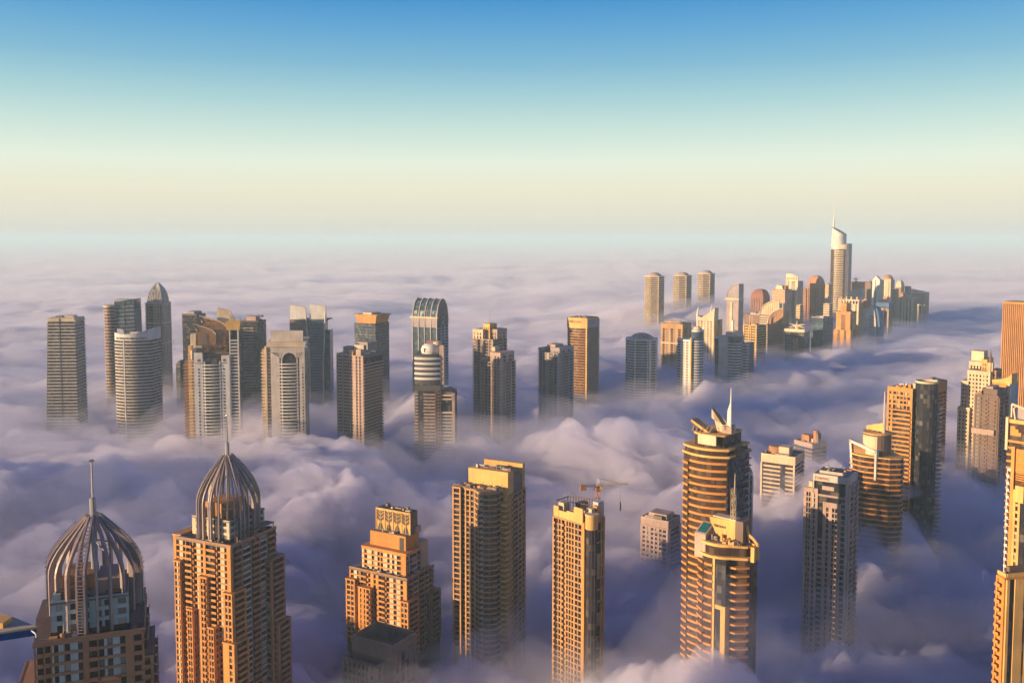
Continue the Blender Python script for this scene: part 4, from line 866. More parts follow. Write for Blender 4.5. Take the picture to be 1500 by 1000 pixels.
# --- ribbed block at the right edge
t = T('orange block with tall vertical ribs standing in fog at the right edge', 1468, 1530, 1545, 447, 960, 16, depth=28, name='ribbed_tower')
W, DP, z = t.W, t.Dp, t.H
t.core(rect(-W, 0, 0, DP), 0, z, 'brown'); n = 22
for i in range(n): x = -W + W * i / (n - 1); t.box('rib', 'ochre', x - .42, x + .42, -1.0, .2, 0, z)
t.box('parapet', 'ochre', -W - .6, .6, -1.2, DP, z, z + 2.0)
# --- the stacked towers at the right edge
t = T('tall dark-and-orange tower with white canopy frame cut by the right edge', 1477, 1530, 1545, 622, 470, 20, depth=24, name='skyscraper')
W, DP, z = t.W, t.Dp, t.H
t.core(rect(-W, 0, 0, DP), 0, z, 'brownglass')
t.bands(rect(-W, 0, 0, DP), 0, z - 8, 3.6, 1.2, .8, 'ochre', 'balcony')
t.box('parapet_wall', 'gold', -W - .4, .4, -.5, .8, z - 1.4, z + .6); t.box('edge_fin', 'cream', -W - 1.6, -W - .3, -1.2, 3, z - 16, z + 1.5)
t.add('stepped_panel', MB().front([(-W + .6, z - 8), (-W + 6, z - 8), (-W + 6, z - 6), (-W + 4.6, z - 6), (-W + 4.6, z - 4.4), (-W + 3, z - 4.4), (-W + 3, z - 3), (-W + .6, z - 3)], -.4, .4), 'ochre')
zc = t.z(592, -W)
t.add('canopy_frame', MB().tube([(-W + .2, 1.5, z), (-W + .2, 1.5, zc)], .55, 5).tube([(-W + .2, 1.5, zc), (-W + 6, 1.5, zc - 1.6), (-W + 16, 1.5, zc - 3)], .6, 5).tube([(-W + 2.2, 1.5, z), (-W + 1.2, 1.5, z + 6), (-W + 2.4, 1.5, zc - .6)], .5, 5), 'cream')
t.add('canopy_screen', MB().front([(-W + 2.8, z + .6), (-W + 16, z + .6), (-W + 16, zc - 3.6), (-W + 2.8, zc - 1.4)], 3, 3.6), 'lavender')
t = T('slim golden tower with square windows and white left flank at the right edge', 1472, 1530, 1545, 698, 400, 24, depth=20, name='skyscraper')
W, DP, z = t.W, t.Dp, t.H
t.core(rect(-W + .5, 0, .6, DP), 0, z - .5, 'brownglass')
q = t.fx(5.5)
t.facade((-W, .6), (-W + q * 1.2, .6), 0, z, [('p', .35), ('b', 1.3), ('p', .2)], 3.2, 'white', 1.2, .5)
t.add('blank_wall', MB().box(-W + q * 1.2, -W + q * 2.1, -.4, 2, 0, z + 11), 'ochre')
t.facade((-W + q * 2.1, .4), (-W + q * 4.2, .4), 0, z - 9, [('p', 1.2), ('w', 1.2), ('p', 1.0)], 3.2, 'gold', 1.2, .7)
t.box('glass_strip', 'glass', -W + q * 4.2, -W + q * 5.5, .2, 1, 0, z - 9)
t.box('balcony_box', 'gold', -W + q * 3.2, -W + q * 5.6, -2.2, .4, z - 13.5, z - 6)
t.rep('louvre', MB().box(-W + q * 2.6, -W + q * 6, -.2, .6, 0, .45), 'ochre', [(0, 0, z - 4 + i * 1.0) for i in range(14)])
t.box('attic', 'ochre', -W + q * 2, 0, .6, DP, z - 6, z + 10)
t = T('low golden stepped block with terrace in the bottom right corner', 1461, 1474, 1510, 845, 345, 50, name='low_tower')
W, DP, z = t.W, t.Dp, t.H
t.core(rect(-W, 0, 0, DP), 0, z, 'ochre')
t.facade((-W, 0), (0, 0), 0, z - 1, [('p', .8), ('b', 3), ('p', 1.4)], 3.2, 'ochre', 1.0); t.facade((0, 0), (0, DP), 0, z - 1, [('p', 1.2), ('d', 2.4), ('p', 4), ('w', 1.2), ('p', 2)], 3.2, 'gold', 0)
t.add('parapet', MB().box(-W, 0, -.2, .5, z, z + 1.3).box(-.5, .2, .5, DP, z, z + 1.3), 'gold'); t.box('roof_deck', 'roof', -W, -.5, .5, DP, z, z + .2); t.box('rooftop_unit', 'brown', -W + 1, -2, 3, 9, z + .2, z + 3)
# ------------------------------------------------------------------ the row of towers across the middle, from the left
t = T('leaning slab tower with white floor bands, leftmost in the row', 69, 109, 127, 466, 1100, 22, depth=30)
W, DP, z = t.W, t.Dp, t.H
me = MB().prism(offset(rect(-W, 0, 0, DP), .5), 0, 1.35).mesh('floor_band', 'offwhite')
fl = t.floors(0, z - 4, 3.9)
t.add('tower_core', MB().prism(rect(-W - 7.5, 0, 0, DP), 0, z - 2, top=rect(-W + .3, -.3, .3, DP - .3)), 'glass')
for zz in fl:
    o = t.add('floor_band', me, 'offwhite', None, (0, 0, zz)); o.scale.x = 1 + 7.2 / W * (1 - zz / z)
t.box('parapet_wall', 'cream', -W, 0, -.3, DP, z - 4, z + .3); t.add('slot', MB().box(-W * .56, -W * .53, -.75, 1, 20, z + .2), 'darkgrey')
for zz in range(1): t.box('rooftop_unit', 'offwhite', -W * .45, -W * .1, 6, 16, z + .3, z + 3)
t.box('rooftop_unit', 'grey', -W * .8, -W * .55, 8, 20, z + .3, z + 2.2); t.mast(-W * .8, 10, z, z + 6, .4)
t.add('roof_fin', MB().box(-.8, 2.2, -.3, DP, z - 4.4, z - 3.4), 'offwhite')

t = T('glass tower pairing a banded round shaft with a blue slab', 167, 196, 205, 440, 1230, 20, depth=26)
W, DP, z = t.W, t.Dp, t.H
t.add('slab_core', MB().prism(rect(-W, 0, 0, DP), 0, swept_top(-W, 0, z - 2, z + 2)), 'blueglass')
for zz in t.floors(0, z - 4, 5.2): t.add('floor_band', MB().front([(-W - .2, zz), (.2, zz + 1.6), (.2, zz + 2.2), (-W - .2, zz + .7)], -.35, DP * .9), 'bluewhite')
t.box('roof_box', 'offwhite', -W - .5, -W * .1, 1, DP - 2, z - 2.5, z + 1.0); t.add('slot', MB().box(-W * .5, -W * .47, -.6, .5, 20, z - 2), 'darkgrey')
rr = t.fx(9.5); cx = -W - rr * .75; zc = t.z(447, cx, 0)
t.add('round_shaft', MB().lathe([(rr, 0), (rr, zc - 3)], cx, rr * .6, 24), 'brownglass')
t.rep('floor_band', MB().lathe([(rr - 1, 0), (rr + .7, 0), (rr + .7, 1.5), (rr - 1, 1.5)], cx, rr * .6, 24), 'pink', [(0, 0, q) for q in t.floors(0, zc - 3, 4.2)])
t.add('shaft_cap', MB().lathe([(rr + .2, zc - 3), (rr + 1.4, zc - .5), (rr + 1.4, zc), (rr * .6, zc + .6)], cx, rr * .6, 24), 'cream')
t.box('wall_panel', 'grey', -W * .3, .4, 3, DP, 0, z - 14)

t = T('broad tower with curved banded front and dipping white crown', 168, 216, 234, 497, 1060, 24, depth=26)
W, DP, z = t.W, t.Dp, t.H
P = bow(-W, 0, 0, 7, 14) + [(3.5, 4), (4.5, DP), (-W, DP)]
t.core(P, 0, z, 'glass'); t.bands(P, 0, z - 1, 3.7, 1.5, .6, 'offwhite')
xs = P[:15]
cr = MB(); zf = lambda x: z + 6.5 + 6.0 * ((x + W * .62) / W) ** 2 * 2.0
i0 = len(cr.v)
for (x, y) in P[:17]: cr.v += [(x, y - .5, z - 1), (x, y - .5, zf(x)), (x, y + .6, zf(x)), (x, y + .6, z - 1)]
for i in range(16):
    a_ = i * 4; b_ = a_ + 4; cr.f += [(a_, b_, b_ + 1, a_ + 1), (a_ + 1, b_ + 1, b_ + 2, a_ + 2), (a_ + 2, b_ + 2, b_ + 3, a_ + 3)]
t.add('crown_wall', cr, 'white')
for i in range(1, 14):
    for j in (.2, .7):
        x = P[i][0] * (1 - j) + P[i + 1][0] * j; y = P[i][1] * (1 - j) + P[i + 1][1] * j
        t.add('crown_window', MB().box(x - .45, x + .45, y - .68, y - .4, z + .6, z + 2.8), 'window')
t.box('pier', 'white', -W * .66, -W * .63, -7.4, -3, 0, z); t.add('fin_wall', MB().front([(-W, z), (-W * .75, z), (-W * .82, z + 11), (-W, z + 12)], 6, 8), 'bluewhite')
t.box('roof_deck', 'roof', -W + 1, 1, 1, DP - 1, z - .4, z + .2); t.box('rooftop_unit', 'offwhite', -W * .6, -W * .35, 6, 12, z, z + 8)

t = T('slender gridded tower with pointed glazed lantern on top', 213, 238, 250, 444, 1260, 26)
W, DP, z = t.W, t.Dp, t.H
t.core(rect(-W, 0, 0, DP), 0, z, 'brownglass')
t.facade((-W, 0), (0, 0), 0, z, [('p', .8), ('w', 1.5), ('p', .5), ('w', 3), ('w', 3), ('p', 1.1), ('w', 1), ('p', .4), ('w', 1.4), ('p', .8)], 4, 'pink', .9, .7)
t.facade((0, 0), (0, DP), 0, z, [('p', .8), ('w', 2), ('p', .6), ('w', 2), ('p', .8)], 4, 'pink', 1.2, .7)
for zz in (z - 28, z - 56, z - 2): t.box('belt', 'offwhite', -W - .6, .8, -1, DP, zz, zz + 1.6)
pts = [(1, 0), (.97, .2), (.86, .42), (.66, .66), (.38, .86), (.06, 1)]
hx, hy = W * .42, DP * .45; zt_ = t.z(414, -W / 2, DP / 2)
lat = MB(); a_ = []
for f, h in pts: lat.v += [(-W / 2 + sx_ * hx * f, DP / 2 + sy_ * hy * f, z + (zt_ - z) * h) for sx_, sy_ in ((-1, -1), (1, -1), (1, 1), (-1, 1))]
for i in range(5): lat.f += [(i * 4 + j, i * 4 + (j + 1) % 4, i * 4 + 4 + (j + 1) % 4, i * 4 + 4 + j) for j in range(4)]
ln = t.add('lantern', lat, 'pink')
for q in range(9):
    g = -1 + q / 4
    t.add('glazing_bar', MB().tube([(-W / 2 + hx * f * g, DP / 2 - hy * f - .2, z + (zt_ - z) * h) for f, h in pts], .5, 4), 'white', ln); t.add('glazing_bar', MB().tube([(-W / 2 + hx * f + .2, DP / 2 + hy * f * g, z + (zt_ - z) * h) for f, h in pts], .5, 4), 'white', ln)
t.mast(-W / 2, DP / 2, zt_ - 1, zt_ + 4, .3)

t = simple('nearly black slab tower with rounded shoulder, behind the white crest tower', 266, 288, 302, 462, 1240, 30, 'darkgrey', 'glass', th=.5, out=.15, step=4, units=0, par='brown')
W, DP, z = t.W, t.Dp, t.H; t.add('roof_box', MB().prism(chamfer(-W * .75, -W * .15, 3, DP - 3, 2), z, z + 5), 'lavender'); t.box('roof_edge', 'brown', -W, 0, -.3, 1, z, z + 2)
t = simple('small dark tower stub rising from fog behind the black slab', 257, 264, 271, 535, 1200, 40, 'darkgrey', 'glass', th=.6, out=.2, units=1)
t.add('sloped_roof', MB().front([(-t.W, t.H), (0, t.H), (0, t.H + 7), (-t.W * .4, t.H + 6)], 0, t.Dp), 'darkgrey')

# white crest tower with golden fins
t = T('white tower with round emblems and golden curved fins on its bronze head', 284, 336, 344, 520, 950, 10, depth=26)
W, DP, z = t.W, t.Dp, t.H
t.core(rect(-W + .5, -.5, .6, DP), 0, z, 'glass')
k = t.fx(1)
def tri(t, cols, z1, m, p0, p1): t.facade(p0, p1, 0, z1, cols, 3.4, m, 0, .9)
x1_, x2_ = -W + 16 * k, -W + 37 * k
t.box('front_pier', 'white', -W, x1_ - 3.5 * k, -.5, 3, 0, z + 3); t.box('front_pier', 'white', x2_ + 3 * k, 0, -.5, 3, 0, z)
t.box('front_pier', 'white', x1_ - 2 * k, x1_, -.5, 2, 0, z - 6); t.box('front_pier', 'white', x2_, x2_ + 1.5 * k, -.5, 2, 0, z - 6)
for xx in (-W + 7 * k, x2_ + 7 * k): t.rep('window', MB().box(xx - .8, xx + .8, -.62, -.4, 0, 1.9), 'window', [(0, 0, q) for q in t.floors(0, z - 12, 3.4)], True)
t.rep('balcony', MB().prism(bow(x1_ - 3.5 * k, x2_ + 3 * k, -.6, 2.2, 8) + [(x2_ + 3 * k, 1), (x1_ - 3.5 * k, 1)], 0, .95), 'white', [(0, 0, q) for q in t.floors(0, z - 7, 3.4)])
for xx in (-W + 7 * k, x2_ + 7.5 * k):
    em = t.add('emblem', MB().tube([(xx, -.75, z - 5), (xx, -.45, z - 5)], 1.5, 10), 'brown'); t.add('emblem_line', MB().box(xx - 3.2, xx + 3.2, -.7, -.45, z - 8.4, z - 7.6), 'brown', em)
t.box('side_pier', 'gold', -W - 9 * k, -W - 4 * k, 2, DP, 0, z + 10); t.rep('balcony', MB().box(-W - 9 * k, -W + 1, -.2, 6, 0, 1.2), 'cream', [(0, 0, q) for q in t.floors(0, z + 4, 3.4)])
t.rep('balcony', MB().box(-W - 19 * k, -W - 9 * k, 8, DP, 0, 1.2), 'terracotta', [(0, 0, q) for q in t.floors(0, z - 8, 3.4)]); t.box('side_block', 'brown', -W - 17 * k, -W - 8 * k, 9, DP, 0, z - 6)
t.box('corner_block', 'cream', -W - 6 * k, -W + 2 * k, 4, 14, 0, z + 22); t.add('shoulder_arch', MB().tube([(-W - 3 * k, .5, z - 4), (-W - 3 * k, .5, z + 5), (-W + 1 * k, .5, z + 9), (-W + 12 * k, .5, z + 9)], 1.2, 6), 'cream')
zh = t.z(477, 0, 8)
t.core(chamfer(-W + 10 * k, -2 * k, 5, DP, 3), z, zh - 4, 'goldglass', 'bronze_head')
t.add('head_belt', MB().box(-W + 9 * k, -1 * k, 4.4, DP, z + 1, z + 2.6), 'brown')
for i in range(9): t.box('mullion', 'brown', -W + (12 + i * 4) * k - .2, -W + (12 + i * 4) * k + .2, 4.6, 5.2, z, zh - 4)
for i in range(6): t.box('head_floor', 'brown', -W + 11 * k, -3 * k, 4.5, 5.4, z + 5 + i * 4, z + 5.5 + i * 4)
for x0_, wd_, zz, yy, h_, ap in ((-W + 5 * k, 27 * k, t.z(477), 3, 20, (.38,)), (-W + 11 * k, 34 * k, t.z(466), 11, 22, (.36, .74))):
    top = [(x0_ + wd_, zz - h_), (x0_ + wd_, zz - 9), (x0_ + wd_ * .85, zz - 5.5), (x0_ + wd_ * .6, zz - 3), (x0_ + wd_ * .3, zz - 1), (x0_ - 3.5, zz + 2.2), (x0_ - .5, zz - 5), (x0_ + .4, zz - h_)]
    fn = t.add('golden_fin', MB().front(top, yy, yy + 1.4), 'goldglass')
    t.add('fin_edge', MB().tube([(x, yy - .1, q) for x, q in top[1:7]], .8, 5), 'cream', fn)
    for f_ in ap:
        c_ = x0_ + wd_ * f_; r_ = wd_ * (.17 if len(ap) == 1 else .12)
        t.add('arched_opening', MB().front([(c_ - r_, zz - h_ + .3), (c_ + r_, zz - h_ + .3)] + [(c_ + r_ * math.cos(R(q)), zz - h_ * .52 + r_ * 1.2 * math.sin(R(q))) for q in range(0, 181, 30)], yy - .2, yy + .1), 'brown', fn)
t.add('sail_panel', MB().front([(-W + 31 * k, t.z(482)), (-W + 52 * k, t.z(482)), (-W + 52 * k, t.z(455, 0, 16)), (-W + 31 * k, t.z(450, 0, 16))], 16, 17.5), 'cream')
t.box('post', 'white', -W + 51 * k, -W + 53 * k, 6, 9, z, t.z(462))
t.box('ladder_frame', 'white', -.2 * k, 1.6 * k, .5, 3, 0, z + 26); t.box('ladder_frame', 'white', 12 * k, 14 * k, .5, 3, 0, z + 26); t.box('ladder_back', 'glass', 1.6 * k, 12 * k, 2, DP, 0, z + 26)
t.rep('ladder_rung', MB().box(1.5 * k, 12 * k, .6, 2.6, 0, 1.3), 'white', [(0, 0, q) for q in t.floors(0, z + 18, 3.4)])
t.add('golden_cap', MB().front([(-3 * k, z + 26), (15 * k, z + 26), (18 * k, z + 38), (9 * k, z + 35), (5 * k, z + 41), (2 * k, z + 36), (-6 * k, z + 34)], 0, 4), 'gold')

t = simple('dark tower with a small construction crane on its flat roof', 350, 378, 388, 472, 1180, 24, 'darkgrey', 'glass', th=.5, out=.2, step=3.8, units=3, depth=26)
W, DP, z = t.W, t.Dp, t.H; t.rep('balcony', MB().box(-W * .78, -W * .22, -1.4, .4, 0, .8), 'pink', [(0, 0, q) for q in t.floors(0, z - 4, 3.8)]); t.box('roof_screen', 'grey', -W, 0, 0, DP, z, z + 1.5)
t.box('plant_room', 'pink', -W * .7, -W * .2, 5, 18, z + 1.5, z + 7)
crane('small reddish crane on the dark flat-roofed tower', 367, 462, 459, 472, 1200, 18, 6, None, R(186), 'roof_crane', 1.6)

t = T('white tower with arched dark glass front and blank roof panel', 396, 446, 455, 510, 940, 10, depth=26)
W, DP, z = t.W, t.Dp, t.H; k = t.fx(1)
t.core(rect(-W + .5, -.5, .7, DP), 0, z - .5, 'glass')
a0, a1 = -W + 17 * k, -W + 38 * k
t.box('front_pier', 'offwhite', -W, a0 - 4 * k, -.5, 3, 0, z - 4); t.box('front_pier', 'offwhite', a1 + 4 * k, 0, -.5, 3, 0, z - 4); t.box('front_pier', 'offwhite', a0 - 2 * k, a0, -.5, 2, 0, z - 4); t.box('front_pier', 'offwhite', a1, a1 + 2 * k, -.5, 2, 0, z - 4)
cr = [(-W, z - 4)] + [(a0 + (a1 - a0) * i / 8, z - 11 + 6.5 * math.sin(math.pi * i / 8) ** .5 if 0 < i < 8 else z - 11) for i in range(9)] + [(0, z - 4), (0, z + 2.4), (-W * .5, z + .6), (-W, z + 1.6)]
t.add('arch_head', MB().front(cr, -.5, 3), 'offwhite')
t.rep('balcony', MB().prism(bow(a0 - 4 * k, a1 + 4 * k, -.6, 1.8, 8) + [(a1 + 4 * k, 1), (a0 - 4 * k, 1)], 0, .9), 'white', [(0, 0, q) for q in t.floors(0, z - 13, 3.4)])
for xx in (a1 + 9 * k,): t.rep('window', MB().box(xx - .7, xx + .7, -.62, -.4, 0, 1.9), 'window', [(0, 0, q) for q in t.floors(0, z - 14, 3.4)], True)
t.add('roof_curve', MB().side([(-.8, z + 1.8), (4, z + 1.8), (DP, z + 8), (DP, z + 9), (4, z + 6), (-.8, z + 3)], -W - 4, 1), 'cream')
t.box('roof_panel', 'offwhite', -W - 2 * k, -W + 46 * k, 8, 10, z + 4, t.z(484, 0, 8))
t.core(rect(-W - 14 * k, -W, 4, DP), 0, z - 1, 'pink', 'side_block'); t.rep('balcony', MB().box(-W - 15 * k, -W - 9 * k, 1.5, 6, 0, 1.3), 'cream', [(0, 0, q) for q in t.floors(0, z - 2, 3.4)]); t.rep('balcony', MB().box(-W - 6 * k, -W + .2, 1.5, 6, 0, 1.3), 'cream', [(0, 0, q) for q in t.floors(0, z - 2, 3.4)])
t.box('side_pier', 'cream', -W - 9 * k, -W - 6 * k, 0, 6, 0, z + 2)

t = T('dark glass tower between two tall white curved sails', 424, 474, 483, 468, 1220, 14, depth=24)
W, DP, z = t.W, t.Dp, t.H; k = t.fx(1)
t.core(rect(-W, 0, 0, DP), 0, z, 'blueglass'); t.core(rect(0, 8 * k, 4, DP - 3), 0, z - 14, 'blueglass', 'side_block')
def sail(x0, x1, v0, v1):
    za, zb_ = t.z(v0), t.z(v1)
    t.add('sail', MB().front([(x0, z), (x1, z), (x1 - .6, zb_), (x0 + .5, za)], 1, 4), 'white')
sail(-W, -W + 24 * k, 446, 450); sail(-W + 29 * k, 3.5 * k, 445, 448)
for xa, xb in ((-W + 24 * k, -W + 29 * k), (-W + 53 * k, -W + 49 * k)):
    t.add('curved_edge', MB().tube([(xa, -.6, z + 8), ((xa * .6 + xb * .4), -.6, z - 20), (xb, -.6, z - 60), (xb, -.6, 0)], 1.0, 5), 'offwhite')
t.box('lattice_screen', 'brown', -W, -W + 24 * k, -.4, .2, z - 18, z)
for i in range(7): t.box('screen_slat', 'pink', -W, -W + 23 * k, -.6, -.35, z - 17 + i * 2.4, z - 16.2 + i * 2.4)
t.rep('floor_line', MB().box(-W + 28 * k, -.2, -.25, 0, 0, .35), 'bluewhite', [(0, 0, q) for q in t.floors(0, z - 2, 3.8)])
t.box('roof_ledge', 'grey', -W + 20 * k, 7 * k, 0, DP, z - .6, z + .6)

t = T('pinkish tower with stacked side balconies and louvred rooftop', 492, 532, 561, 522, 950, 34)
W, DP, z = t.W, t.Dp, t.H
t.core(rect(-W + .5, -.5, .5, DP), 0, z, 'brown')
t.facade((-W, .5), (0, .5), 0, z, [('p', .6), ('b', 3.4), ('p', .8), ('b', 4), ('p', .7), ('w', 1.5), ('p', 2.2), ('w', 1.2), ('p', 1.0), ('w', 1.2), ('p', 1.6)], 3.4, 'pink', 1.1, .8)
t.bands(rect(-.5, .2, 1, DP), 0, z - 6, 3.4, 1.3, .9, 'pink'); t.core(rect(-1, .3, 1, DP), z - 14, z - 2, 'glass', 'glass_head'); t.box('parapet', 'pink', -W, -W * .5, .2, DP, z, z + 2); t.box('roof_deck', 'roof', -W * .5, 0, 1, DP, z, z + .4)
t.box('plant_room', 'offwhite', -W * .45, -W * .1, 6, 18, z, z + 11); t.box('plant_room', 'gold', -W * .52, -W * .4, .5, 4, z, z + 6); t.box('plant_room', 'pink', -W * .28, -W * .1, .5, 4, z, z + 7)
for i in range(8): t.box('louvre', 'lavender', -W * .3, .4, 8 + i * 2.2, 9.2 + i * 2.2, z + 4, z + 13)
t.box('louvre_roof', 'pink', -W * .35, .6, 7, 26, z + 13, z + 14); t.box('rooftop_unit', 'grey', -W * .95, -W * .6, 10, 20, z, z + 8)
t.rep('louvre', MB().box(-W * .96, -W * .6, 9.6, 10, 0, .7), 'offwhite', [(0, 0, z + 1 + i * 1.6) for i in range(5)])

t = simple('brown glass tower with overhanging flat cream crown', 518, 550, 571, 474, 1200, 34, 'brown', 'blueglass', th=.6, out=.15, step=3.8, units=None)
W, DP, z = t.W, t.Dp, t.H
t.add('crown', MB().prism(rect(-W * .88, -W * .04, 2, DP - 2), z, z + 10, top=rect(-W * .95, .6, 1, DP)), 'ochre'); t.box('crown_roof', 'tan', -W * 1.0, 1.6, .2, DP + 1, z + 10, z + 11.4); t.box('roof_box', 'cream', -W * .7, -W * .3, 6, DP - 6, z + 11.4, z + 13.5)

t = T('dark arched glass tower with pale barrel-vault ribs', 604, 640, 658, 462, 1180, 32, depth=28)
W, DP, z = t.W, t.Dp, t.H; k = t.fx(1)
zt_ = t.z(438, 0, DP * .5)
prof = [(0, 0), (DP, 0), (DP, z - 12)] + [(DP - DP * (1 - math.cos(R(a_))) * .5, z - 12 + (zt_ - z + 12) * math.sin(R(a_)) ** .85) for a_ in range(15, 180, 15)] + [(0, z - 12)]
t.add('vaulted_body', MB().side(prof, -W, 0), 'blueglass')
for i in range(5):
    x = -W + W * i / 4
    t.add('vault_rib', MB().tube([(x, -.4, 0), (x, -.5, z - 12)] + [(x, DP * (1 - math.cos(R(a_))) * .5 - .3, z - 12 + (zt_ - z + 12) * math.sin(R(a_)) ** .85 + .5) for a_ in range(15, 181, 15)], .7, 5), 'offwhite')
t.box('belt', 'cream', -W - 3.5, 1, -1.6, .6, z - 4, z - 2.2); t.add('belt_wing', MB().side([(-1.4, z - 4), (1, z - 4), (1, z - 2), (-3.6, z + 1)], .2, 1.8), 'cream'); t.box('painted_vault_reflection', 'lavender', -W + .3, -.3, -.25, .2, z - 16, z - 4.4)  # lavender strip paints the pale reflection at the top of the vault glass
for yy in (DP * .3, DP * .62): t.add('white_edge', MB().tube([(.5, yy, 0), (.5, yy, z - 18), (.5, DP * .5 + (yy - DP * .46) * .3, z - 8)], .9, 5), 'offwhite')
t.rep('floor_band', MB().box(-.2, .5, DP * .05, DP * .95, 0, 1.0), 'bluewhite', [(0, 0, q) for q in t.floors(0, z - 14, 3.8)])
t.box('white_fin', 'cream', -W - 5 * k, -W - .2, 6, 12, 0, z - 6)

t = T('tower with white rooftop drum and zebra-striped upper storeys', 607, 645, 648, 562, 940, 8, depth=26)
W, DP, z = t.W, t.Dp, t.H; k = t.fx(1)
P = bow(-W, 0, 0, 3.0, 10) + [(0, DP), (-W, DP)]
t.core(P, 0, z, 'glass'); zs = t.z(520)
t.core(offset(P, -.3), z, zs, 'darkgrey', 'striped_storeys'); t.bands(offset(P, -.3), z, zs + .6, 5.2, 2.4, .5, 'white')
t.rep('floor_band', MB().box(-W + 14 * k, -W + 31 * k, -3.6, 0, 0, 1.4), 'pink', [(0, 0, q) for q in t.floors(0, z - 8, 3.4)]); t.rep('floor_band', MB().box(-W - .5, -W + 5 * k, -1.6, 3, 0, 1.4), 'pink', [(0, 0, q) for q in t.floors(0, z - 8, 3.4)])
t.facade((-W + 31 * k, -1.8), (.3, -.4), 0, z - 6, [('p', .6), ('w', 1.2), ('p', .8), ('w', 1.2), ('p', .6)], 3.4, 'terracotta', 1.2)
t.box('corner_fin', 'pink', -1.5 * k, 5 * k, 1, 6, z - 6, zs + 10); t.box('belt', 'darkgrey', -W - .4, 1, -3.4, 2, z - 7, z - 1)
dx, dy, dr = -W * .42, DP * .45, 10.5; zd0, zd1 = zs + .6, t.z(503, dx, dy)
t.add('rooftop_drum', MB().lathe([(dr * .92, zd0), (dr, zd0 + 3), (dr, zd1 - 6), (dr * .86, zd1 - 2), (dr * .55, zd1)], dx, dy, 28), 'white'); t.add('drum_lid', MB().lathe([(4.5, zd1 - 1), (4.8, zd1 + 1.6), (3, zd1 + 2.4)], dx + 7, dy, 18), 'cream'); t.add('drum_mark', MB().box(dx - 6, dx - 4, dy - 9.4, dy - 8, zd0 + 2, zd0 + 6), 'brown')
t.box('roof_crate', 'rust', dx - 6, dx + 6, dy + 6, dy + 9, zd1, zd1 + 2)
lx = 20 * k; zl_ = t.z(577)
t.core(rect(1.2, lx, 1, DP), 0, zl_, 'glass', 'lower_wing'); t.box('wing_frame', 'pink', lx - 2, lx + .8, -.2, 4, 0, zl_ + 1)
t.rep('floor_band', MB().box(1, lx + .3, .1, 3, 0, 1.2), 'offwhite', [(0, 0, q) for q in t.floors(0, zl_ - 20, 3.4)])
for zz in (zl_ - 6, zl_ - 20, zl_ - 2): t.box('belt', 'cream', 1, lx + .6, -.2, 2, zz, zz + 1.6)
t.add('wing_roof', MB().front([(1.2, zl_), (lx, zl_), (lx, zl_ + 1), (lx * .5, zl_ + 4), (1.2, zl_ + 3)], 1, DP), 'brown')

def stepped_pair(label, uL, uC, uR, v, D, a, steps, m='pink', mast_v=None):
    t = T(label, uL, uC, uR, v, D, a)
    W, DP, z = t.W, t.Dp, t.H
    t.core(rect(-W + .5, -.5, .5, DP), 0, z, 'brown')
    t.facade((-W, .5), (0, .5), 0, z, [('b', 3), ('p', .6), ('w', 2), ('p', .5), ('w', 2), ('p', .6), ('b', 3), ('p', .7), ('w', 2), ('p', .8)], 3.5, m, .8, .8)
    t.facade((-.5, 0), (-.5, DP), 0, z, [('p', .8), ('w', 2), ('p', .6), ('b', 3), ('p', .6), ('w', 2), ('p', .6)], 3.5, m, .9, .8)
    for (f0, f1, g0, g1, dv_, mm) in steps:
        zz = t.z(v - dv_, (f0 + f1) / 2 * -W, DP * g0)
        block(t, -W * f0, -W * f1, DP * g0, DP * g1, z - 1, zz, mm, n=3, head=3.5, core='brown')
    t.box('roof_deck', 'roof', -W, 0, .5, DP, z - .2, z + .3)
    if mast_v: t.mast(-W * .5, DP * .5, z, t.z(mast_v, -W * .5, DP * .5), .8)
    return t
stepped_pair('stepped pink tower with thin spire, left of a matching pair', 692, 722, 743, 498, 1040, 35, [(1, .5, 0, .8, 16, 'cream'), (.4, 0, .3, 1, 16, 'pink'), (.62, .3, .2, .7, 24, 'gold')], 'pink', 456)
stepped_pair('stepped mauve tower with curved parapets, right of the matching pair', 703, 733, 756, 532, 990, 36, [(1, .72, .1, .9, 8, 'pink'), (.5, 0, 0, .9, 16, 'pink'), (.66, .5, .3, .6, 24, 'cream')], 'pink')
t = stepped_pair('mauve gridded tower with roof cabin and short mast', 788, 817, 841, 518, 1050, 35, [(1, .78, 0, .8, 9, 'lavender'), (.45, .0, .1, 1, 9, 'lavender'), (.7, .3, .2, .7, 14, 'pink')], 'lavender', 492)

t = T('tan tower with lettered curved top band and dark right side', 831, 860, 877, 466, 1230, 30)
W, DP, z = t.W, t.Dp, t.H
P = bow(-W, 0, 0, 2.4, 10) + [(0, DP), (-W, DP)]
t.core(P, 0, z - 14, 'brownglass'); t.bands(P, 0, z - 14, 3.6, .9, .5, 'ochre')
t.core(offset(P, .7)[:11] + [(.3, DP), (-W, DP)], z - 14, z, 'gold', 'sign_band'); t.core(rect(.3, 1.2, 1.5, DP + 1), 0, z - 2, 'lavender', 'side_wall'); t.box('dark_panel', 'brown', 1.2, 1.5, 3, DP - 3, 0, z - 13)
t.box('pier', 'gold', -1.6, .4, -.9, 1, 0, z - 14)
t.text('MAG 214', 4.4, (-W, -1.0), (0, -3.0), .12, z - 6.6, 'brown', 2.1); t.box('roof_deck', 'roof', -W + 1, -1, 1, DP - 1, z, z + .4); t.box('rooftop_unit', 'brown', -W * .5, -W * .4, 3, 5, z, z + 3); t.add('roof_rail', MB().tube([(-W + 2, 3, z + 1), (-W * .5, 6, z + 3.5), (-4, 3, z + .8)], .3, 4), 'cream')

